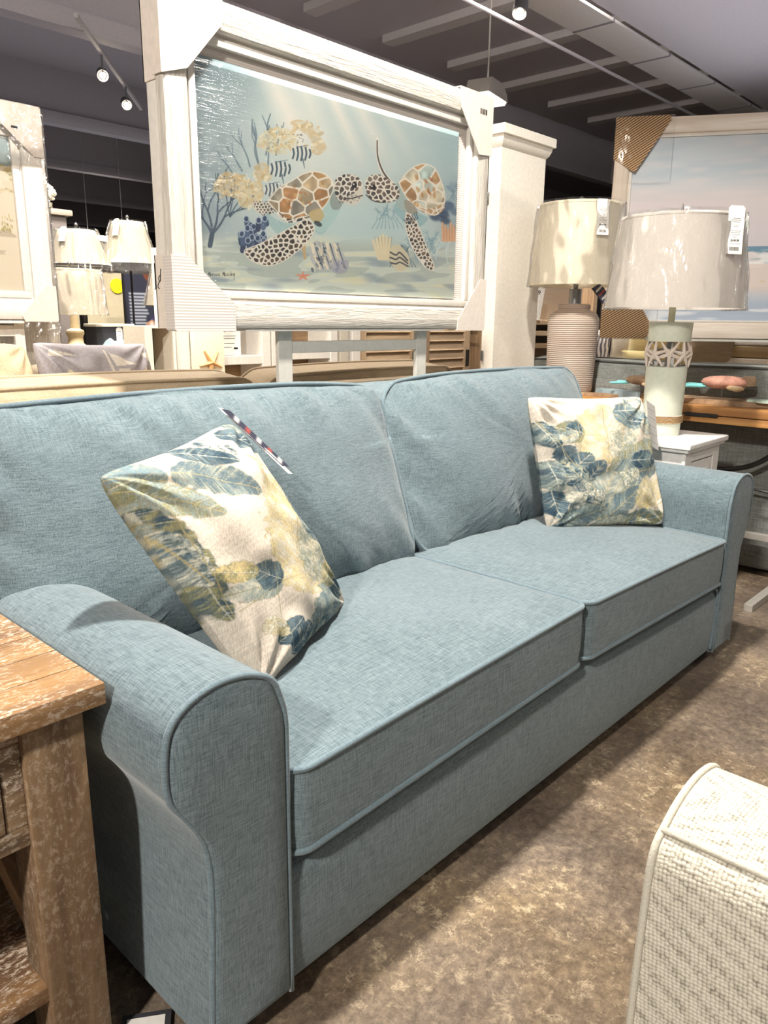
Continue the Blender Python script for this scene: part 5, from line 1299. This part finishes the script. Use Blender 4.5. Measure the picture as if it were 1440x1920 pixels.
# dark slatted headboard behind the dune picture's easel
hb = thing('headboard', 'dark brown slatted headboard below the dune picture', 'headboard', (.95, 3.49, 0))
b = B(); b.box(-.5, .6, -.02, .02, .2, 1.04); b.out('panel', plain('dark_walnut', srgb(92, 74, 66), .6), hb, angle=0)
for z in (.60, .74, .88, 1.0):
    b = B(); b.box(-.5, .6, -.035, -.02, z, z + .07, .004); b.out('rail', plain('walnut_rail', srgb(126, 104, 90), .6), hb, angle=0)
for x in (-.5, .56):
    b = B(); b.box(x, x + .04, -.02, .02, 0, .2); b.out('leg', DARKIN, hb, angle=0)

# ------------------------------------------------------------------ white shelf units behind the turtle picture
OAK = wood('greige_oak', srgb(176, 148, 112), srgb(156, 128, 96), srgb(124, 100, 76), 'x', 40, 3, None, .6)
def shelf_unit(x0, x1, label, mid, ztop=1.45, y0=3.32, y1=3.54):
    t = thing('shelf_unit', label, 'shelf', ((x0 + x1) / 2, (y0 + y1) / 2, 0), 0, 'white shelf units with wood backs')
    for a, c in ((x0, x0 + .055), (x1 - .055, x1)):
        b = B(); b.box(a, c, y0, y1, 0, ztop, .003); b.out('side_panel', WHITEP, t, True, 0)
    b = B(); b.box(x0 + .055, x1 - .055, y1 - .02, y1, .05, ztop); b.out('back_panel', OAK, t, True, 0)
    for z in mid + [.06, .5, ztop - .04]:
        b = B(); b.box(x0 + .055, x1 - .055, y0 + .005, y1 - .02, z, z + .045, .003); b.out('shelf', WHITEP, t, True, 0)
    return t
shelf_unit(2.10, 2.66, 'white shelf unit with wood back and starfish panel hung on its left post', [.885, 1.25])
shelf_unit(2.67, 3.16, 'white shelf unit with wood back seen over the easel crossbar', [.90, 1.30])
cb2 = thing('bookcase', 'narrow cream bookcase side with dark gap left of the starfish panel', 'bookcase', (2.045, 3.60, 0))
b = B(); b.box(-.115, -.075, -.25, -.05, 0, 1.07); b.out('side_panel', CREAM, cb2, angle=0)
b = B(); b.box(.035, .05, -.25, -.05, 0, 1.07); b.out('side_panel', CREAM, cb2, angle=0)
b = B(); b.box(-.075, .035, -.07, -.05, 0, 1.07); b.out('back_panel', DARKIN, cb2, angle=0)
b = B(); b.box(-.115, .05, -.25, -.05, 1.07, 1.08); b.out('shelf', CREAM, cb2, angle=0)
# starfish panel
sf = thing('wall_hanging', 'cream panel with a natural starfish, hung on the white shelf unit', 'wall art', (2.24, 3.295, .78))
b = B(); b.box(-.092, .092, -.012, .012, 0, .36, .003); b.out('panel', plain('cream_panel', srgb(236, 226, 204), .7), sf)
STF = plain('natural_starfish', srgb(222, 172, 118), .8, .2, 0, .5, 200)
b = B(); cx, cz = .005, .125
for k in range(5):
    a = math.radians(90 + 72 * k + 32); L = .068; pts, rr = [], []
    for s in (0, .3, .6, .85, 1): pts.append((cx + L * s * math.cos(a), -.018 - .006 * (1 - s), cz + L * s * math.sin(a))); rr.append(.017 - .011 * s)
    b.tube(pts, rr, n=8, flat=.7)
b.out('starfish', STF, sf, angle=60)
b = B(); b.cyl((0, -.014, .345), (0, -.02, .345), .006); b.out('hook', SILVER, sf)
pc = thing('price_card', 'printed price card leaning in the white shelf unit beside the starfish panel', 'sign', (2.435, 3.40, .931))
b = B(); b.box(-.075, .085, -.002, .002, 0, .165); b.out('card', PAPER, pc, angle=0)
b = B(); Mx = Matrix.Translation((0, -.003, .13)) @ Matrix.Rotation(PI / 2, 4, 'X'); b.text('$1,579.99', .03, Mx, .0004)
for z, L in ((.098, .11), (.085, .10), (.06, .09), (.04, .05)): b.box(-L / 2, L / 2, -.0032, -.0024, z, z + .0022)
b.box(.04, .065, -.0032, -.0024, .03, .04); b.out('print', INK, pc, angle=0)

# louvred cabinet
LOU = wood('weathered_pine', srgb(222, 196, 164), srgb(200, 174, 142), srgb(156, 132, 108), 'x', 34, 3, srgb(206, 186, 162), .7, .3)
LOUZ = wood('weathered_pine_z', srgb(212, 186, 154), srgb(186, 160, 130), srgb(146, 122, 100), 'z', 34, 3, srgb(206, 186, 162), .7, .3)
lc = thing('cabinet', 'weathered pine cabinet with two louvred doors behind the easel', 'cabinet', (4.0, 3.75, 0))
b = B(); b.box(-.63, .62, -.30, .25, 0, 1.5, .004); b.out('carcass', LOUZ, lc, angle=0)
for x0, x1 in ((-.57, -.01), (.05, .58)):
    b = B(); y0 = -.335
    for a, c in ((x0, x0 + .07), (x1 - .07, x1)): b.box(a, c, y0, y0 + .03, .10, 1.42, .002)
    for z in (.10, .62, 1.36): b.box(x0 + .07, x1 - .07, y0, y0 + .03, z, z + .06, .002)
    d = b.out('door', LOUZ, lc, angle=0)
    for z in np.arange(.70, 1.34, .062):
        b = B(); b.box(x0 + .07, x1 - .07, -.004, .004, -.034, .034, M=Matrix.Translation((0, y0 + .018, z)) @ Matrix.Rotation(math.radians(-32), 4, 'X'))
        q = b.out('slat', LOU, None, angle=0); q.parent = d
    b = B(); b.box(x1 - .05, x1 - .03, y0 - .02, y0, .80, .92, .004); q = b.out('handle', DMETAL, None, angle=0); q.parent = d
wp = thing('shelf_unit', 'grey-white post shelf between the wood-backed shelf and the louvred cabinet', 'shelf', (3.25, 3.52, 0))
b = B(); b.box(-.07, .0, -.2, .2, 0, 1.45, .003); b.out('side_panel', plain('greige_paint', srgb(196, 188, 174), .6), wp, angle=0)
b = B(); b.box(.03, .10, -.2, .2, 0, 1.45, .003); b.out('side_panel', WHITEP, wp, angle=0)
b = B(); b.box(.0, .03, -.1, .2, 0, 1.45); b.out('back_panel', CREAM, wp, angle=0)

# ------------------------------------------------------------------ tall white cabinet
tc = thing('display_column', 'tall narrow white column with moulded cornice right of the turtle picture', 'column', (3.335, 2.24, 0))
TW = plain('ivory_white_paint', srgb(246, 240, 230), .42, .4)
b = B(); b.box(3.145, 3.525, 2.205, 2.275, 0, 1.90, .002); b.out('shaft', TW, tc, True, 0)
b = B(); rows = []
for o_, z in ((0, 1.90), (.004, 1.905), (.012, 1.915), (.020, 1.935), (.022, 1.95), (.034, 1.952), (.034, 1.990), (.031, 1.993)):
    rows.append([(3.145 - o_, 2.205 - o_, z), (3.525 + o_, 2.205 - o_, z), (3.525 + o_, 2.275 + o_, z), (3.145 - o_, 2.275 + o_, z)])
V = b.grid(rows, cv=True); b.bm.faces.new(V[0]); b.bm.faces.new(V[-1]); b.out('cornice', TW, tc, True, 25)
for z in (1.66, .93, .35):
    b = B(); b.cyl((3.139, 2.268, z), (3.139, 2.268, z + .05), .006, n=10); b.out('hinge', SILVER, tc, True)

# ------------------------------------------------------------------ grey sofa, its back to us
gs = thing('sofa', 'grey tweed sofa seen from behind on the right', 'sofa', (4.03, 1.3, 0))
b = B()
pp = smooth([(3.58, .06), (3.575, .4), (3.575, .80), (3.60, .845), (3.66, .85), (3.74, .82), (3.80, .40), (3.80, .06)], True, 3)
rows = []
for y, s in ((.15, .92), (.16, .98), (.19, 1), (1.3, 1), (2.33, 1), (2.36, .98), (2.37, .92)):
    rows.append([(3.68 + (x - 3.68) * s, y, .44 + (z - .44) * s) for x, z in pp])
V = b.grid(rows, cv=True); b.bm.faces.new(V[0]); b.bm.faces.new(V[-1]); b.out('back_frame', GREYF, gs, True, 60)
for y0, y1 in ((.15, .36), (2.16, 2.37)):
    b = B(); b.box(3.72, 4.48, y0, y1, .06, .64, .05, 4); b.out('arm', GREYF, gs, True)
b = B(); b.box(3.76, 4.46, .34, 2.18, .06, .32, .02); b.out('seat_base', GREYF, gs, True)
GP = plain('dark_welt', srgb(74, 76, 74), .9)
for cy in (.86, 1.72):
    cushion('seat_cushion', gs, Matrix.Translation((4.14, cy, .32)), .64, .90, .14, .05, .02, GREYF, GP, seed=cy)
for cy, wd in ((1.02, 1.04), (1.95, .82)):
    up = Vector((-math.sin(.05), 0, math.cos(.05))); outv = Vector((-math.cos(.05), 0, -math.sin(.05))); m = Matrix((up.cross(outv), up, outv)).transposed().to_4x4(); m.translation = Vector((3.775, cy, .672))
    cushion('back_cushion', gs, m, wd, .52, .15, .08, .035, GREYF, GP, bulge=.008, pucker=.012, seed=cy * 5, per=24)
for x in (3.64, 4.4):
    for y in (.24, 2.28):
        b = B(); b.lathe([(.02, 0), (.028, .062)], (x, y, 0), n=12); b.out('foot', BLACK, gs, True)

# ------------------------------------------------------------------ wooden console with curved steel base
HON = wood('honey_pine', srgb(214, 164, 104), srgb(192, 140, 84), srgb(150, 104, 62), 'y', 36, 1.6, None, .45)
cn = thing('console_table', 'honey-coloured plank console with curved dark steel legs before the grey sofa', 'table', (3.44, 1.45, 0))
b = B(); b.box(3.315, 3.565, .62, 2.14, .744, .780, .004); b.box(3.315, 3.565, .62, 2.14, .710, .741, .004); b.out('plank_top', HON, cn, True, 30)
b = B(); b.box(3.305, 3.318, 1.16, 1.30, .734, .750, .002); b.out('hinge_plate', DMETAL, cn, True, 0)
for ye, sg in ((.88, -1), (1.95, 1)):
    b = B(); mid = 1.415
    pts = smooth([(3.44, ye, .70), (3.44, ye + .03 * -sg, .64), (3.44, ye - sg * .16, .53), (3.44, ye - sg * .34, .49), (3.44, mid, .48)], False, 5)
    b.tube(pts, .011, n=8); b.out('curved_leg', DMETAL, cn, True, 180)
    b = B(); b.box(3.425, 3.455, ye - .015, ye + .015, .03, .71, .002); b.out('leg', LMETAL, cn, True, 0)
    b = B(); b.box(3.10, 3.56, ye - .017, ye + .017, .0, .03, .002); b.out('foot_bar', LMETAL, cn, True, 0)
b = B(); b.box(3.49, 3.515, .90, 1.93, .195, .225, .002); b.out('stretcher', LMETAL, cn, True, 0)
b = B(); b.tube(smooth([(3.47, .62, .40), (3.47, .9, .415), (3.47, 1.2, .44), (3.47, 1.415, .475)], False, 4), .005, n=6); b.out('wire_brace', DMETAL, cn, True)

# carved wooden turtles on driftwood
PINKW = wood('rose_wood', srgb(196, 150, 132), srgb(176, 128, 112), srgb(140, 100, 86), 'y', 60, 8)
PALEW = wood('pale_wood', srgb(226, 204, 168), srgb(204, 178, 140), srgb(170, 140, 104), 'y', 60, 8)
DRIFT = wood('driftwood', srgb(178, 150, 120), srgb(152, 124, 98), srgb(112, 90, 70), 'y', 30, 3)
TEALW = plain('turquoise_paint', srgb(128, 206, 210), .5); GREYB = plain('blue_grey_paint', srgb(150, 168, 176), .5); GRT = plain('pale_green_paint', srgb(186, 204, 190), .5)
def carved_turtle(loc, rz, label, s=1.0, shell=PINKW):
    t = thing('carved_turtle', label, 'ornament', loc, rz, 'carved turtles on the console')
    def blob(name, pts, zc, th, mat, M=None):
        O = smooth(pts, True, 3); cx = sum(p[0] for p in O) / len(O); cy = sum(p[1] for p in O) / len(O); b = B(); rows = []
        for f, z in ((.05, -1), (.6, -.9), (.92, -.45), (1, 0), (.92, .5), (.7, .85), (.4, .97), (.05, 1)): rows.append([((cx + (x - cx) * f) * s, (cy + (y - cy) * f) * s, (zc + th * z) * s) for x, y in O])
        V = b.grid(rows, cv=True); b.bm.faces.new(V[0]); b.bm.faces.new(V[-1])
        return b.out(name, mat, t, angle=60, warp=(lambda v: M @ Vector(v)) if M else None)
    blob('shell', [(-.085, 0), (-.05, .05), (.03, .06), (.085, .03), (.095, 0), (.085, -.03), (.03, -.06), (-.05, -.05)], .062, .026, shell)
    b = B(); b.box(.075 * s, .125 * s, -.018 * s, .018 * s, .045 * s, .085 * s, .007 * s, 2, M=Matrix.Rotation(-.05, 4, 'Y')); b.out('head', DRIFT, t)
    for sg in (-1, 1):
        blob('front_flipper', [(.03, sg * .04), (.075, sg * .055), (.09, sg * .11), (.07, sg * .155), (.045, sg * .12), (.02, sg * .07)], .045, .010, PALEW)
        blob('rear_flipper', [(-.06, sg * .03), (-.10, sg * .05), (-.15, sg * .075), (-.14, sg * .045), (-.09, sg * .015)], .045, .007, TEALW)
    b = B(); b.cyl((0, 0, .005), (0, 0, .045 * s), .0035, n=8); b.out('pin', SILVER, t)
    return t
carved_turtle((3.415, 1.19, .812), math.radians(-76), 'carved turtle with rose shell on driftwood, right of the sage lamp', 1.05)
carved_turtle((3.42, 1.56, .812), math.radians(-80), 'carved turtle half hidden behind the sage column lamp', .85, DRIFT)
def driftboard(loc, L, wd, rz, label, mat, seed, th=.012, loc_z=None):
    rr = random.Random(seed); n = 14; b = B(); top, bot = [], []
    for k in range(n):
        x = -L / 2 + L * k / (n - 1); e = math.sin(PI * (k + .6) / (n + .2)) ** .5; top.append((x, wd / 2 * e + rr.uniform(-.01, .01))); bot.append((x, -wd / 2 * e + rr.uniform(-.01, .01)))
    b.prism(top + bot[::-1], 0, th, 'xy'); o = b.out('driftwood_board', mat, angle=30); o.location = loc; o.rotation_euler = (0, 0, rz)
    return tag(o, label, 'board')
driftboard((3.45, 1.25, .781), .62, .15, PI / 2, 'brown driftwood slab under the rose-shelled turtle', DRIFT, 4, .022)
driftboard((3.43, .93, .804), .30, .10, PI / 2 + .1, 'pale green painted board at the right end of the console', GRT, 6, .009)
driftboard((3.42, 1.67, .783), .24, .09, PI / 2 - .2, 'blue-grey painted board between the two right-hand lamps', GREYB, 8, .028)
driftboard((3.365, 1.72, .781), .20, .05, PI / 2 + .15, 'narrow brown driftwood strip beside the ribbed lamp', DRIFT, 9, .014)

# ------------------------------------------------------------------ things far right, beyond the grey sofa
YEL = fabric('pale_yellow_cloth', srgb(212, 190, 130), srgb(236, 220, 170), 300, .2)
bd = thing('bed', 'white bed or bench with stacked cushions beyond the grey sofa', 'bed', (6.3, 2.7, 0))
b = B(); b.box(-.5, .7, -1.5, .75, .15, .80, .04); b.out('mattress', CREAM, bd); b = B(); b.box(-.45, .65, -1.4, .7, 0, .15); b.out('base', DARKIN, bd)
def far_pillow(loc, size, label, mat, rz=0, tilt=.0):
    b = B(); n = 22; rows = []; back = []
    for i in range(n):
        rows.append([]); back.append([])
        for j in range(n):
            u, v = -1 + 2 * i / (n - 1), -1 + 2 * j / (n - 1); h = ((1 - u * u) * (1 - v * v)) ** .42
            x, z = u * (1 - .08 * (1 - v * v)) * size[0] / 2, v * (1 - .08 * (1 - u * u)) * size[2] / 2
            rows[-1].append((x, -h * size[1] / 2, z)); back[-1].append((x, h * size[1] / 2, z))
    b.grid(rows); b.grid(back, flip=True); bmesh.ops.remove_doubles(b.bm, verts=b.bm.verts, dist=.0005)
    o = b.out('throw_pillow', mat, angle=80, warp=lambda v: Matrix.Rotation(tilt, 4, 'X') @ Vector(v)); o.location = loc; o.rotation_euler = (0, 0, rz)
    return tag(o, label, 'pillow', 'pillows heaped beyond the grey sofa')
R9 = -math.radians(62)
ZEB = G('black_white_print', .9, .1); wv = ZEB.n('TexWave'); wv.inputs['Scale'].default_value = 9; wv.inputs['Distortion'].default_value = 6; ZEB.l(ZEB.coords(), wv.inputs['Vector']); ZEB.col(ZEB.ramp(wv.outputs['Fac'], [(.42, srgb(120, 116, 124)), (.5, srgb(232, 226, 220))])); ZEB = ZEB.m
far_pillow((5.95, 3.22, .935), (.34, .12, .27), 'plain white pillow left of the printed pillow', PAPER, R9, .1)
far_pillow((5.76, 3.04, .92), (.26, .10, .24), 'grey and white printed pillow between ribbed and sage lamps', ZEB, R9 + .4, .1)
far_pillow((5.92, 2.86, .955), (.24, .12, .30), 'cream pillow behind the printed one', CREAM, R9, .1)
far_pillow((5.95, 2.62, .97), (.44, .16, .28), 'pale yellow pillow standing behind the sage lamp', YEL, R9, .1)
far_pillow((5.72, 2.52, .858), (.50, .16, .12), 'pale yellow bolster pillow lying behind the sage lamp', YEL, R9, 0)
far_pillow((5.78, 2.12, .965), (.34, .12, .26), 'beige pillow right of the sage lamp', BEIGE, R9, .1)
mt = wood('rattan_box', srgb(206, 184, 140), srgb(186, 162, 118), srgb(150, 126, 90), 'y', 60, 3)
for k, (z0, h_, m_, lb) in enumerate(((.80, .085, CREAM, 'lowest'), (.886, .085, mt, 'middle'), (.972, .03, PAPER, 'topmost'))):
    b = B(); b.box(-.2, .2, -.34, .30, 0, h_ - .002, .012, 3); o = b.out('folded_blanket', m_); o.location = (6.02, 1.90, z0 + .002); tag(o, lb + ' of the folded blankets stacked beyond the grey sofa', 'blanket', 'folded blankets beyond the grey sofa')
b = B(); b.box(-.12, .12, -.10, .10, 0, .11, .02, 3); o = b.out('basket', plain('rust_basket', srgb(172, 118, 92), .8)); o.location = (5.8, 1.46, .802); tag(o, 'small rust-brown basket right of the folded blankets', 'basket')
far_pillow((5.72, 1.36, .90), (.26, .12, .16), 'small tan pillow before the rust basket', TAN, R9, .05)
pk = thing('price_card', 'tall pale price card at the right edge beyond the grey sofa', 'sign', (5.6, 1.585, .86), -math.radians(65))
b = B(); b.box(-.09, .09, -.002, .002, 0, .20); b.out('card', plain('peach_card', srgb(236, 214, 196), .7), pk, angle=0)
b = B()
for z, L in ((.15, .1), (.12, .12), (.09, .08)): b.box(-L / 2, L / 2, -.0034, -.0024, z, z + .012)
b.out('print', INK, pk, angle=0)
tb2 = thing('pedestal', 'low cream pedestal under the price card at the right edge', 'pedestal', (5.6, 1.585, 0))
b = B(); b.box(-.12, .12, -.12, .12, 0, .858, .01); b.out('block', CREAM, tb2)

# between tall cabinet and ribbed lamp: weathered rack with a price card
wr_ = thing('shelf_unit', 'weathered grey-brown rack left of the ribbed lamp', 'shelf', (5.12, 3.25, 0), -math.radians(35))
for z in (.70, .93, 1.02, 1.10):
    b = B(); b.box(-.45, .45, -.16, .16, z, z + .035, .004); b.out('shelf', LOU, wr_, angle=0)
for x in (-.45, .42):
    b = B(); b.box(x, x + .03, -.16, .16, 0, 1.55); b.out('post', LOUZ, wr_, angle=0)
b = B(); b.box(-.42, .42, .14, .16, 0, 1.55); b.out('back_panel', plain('rack_back', srgb(150, 138, 124), .7), wr_, angle=0)
q = thing('price_card', 'white price card hanging on the weathered rack left of the ribbed lamp', 'sign', (4.92, 3.18, 1.145), -math.radians(50))
b = B(); b.box(-.11, .11, -.002, .002, 0, .30, M=Matrix.Rotation(.12, 4, 'Y')); b.out('card', PAPER, q, angle=0)
b = B(); Mx = Matrix.Rotation(.12, 4, 'Y') @ Matrix.Translation((.01, -.0032, .19)) @ Matrix.Rotation(PI / 2, 4, 'X'); b.text('$128.99', .045, Mx, .0006)
for z, L in ((.13, .14), (.10, .1), (.06, .12)): b.box(-L / 2, L / 2, -.0034, -.0024, z, z + .005, M=Matrix.Rotation(.12, 4, 'Y'))
b.box(.03, .07, -.0034, -.0024, .04, .06, M=Matrix.Rotation(.12, 4, 'Y')); b.out('print', INK, q, angle=0)
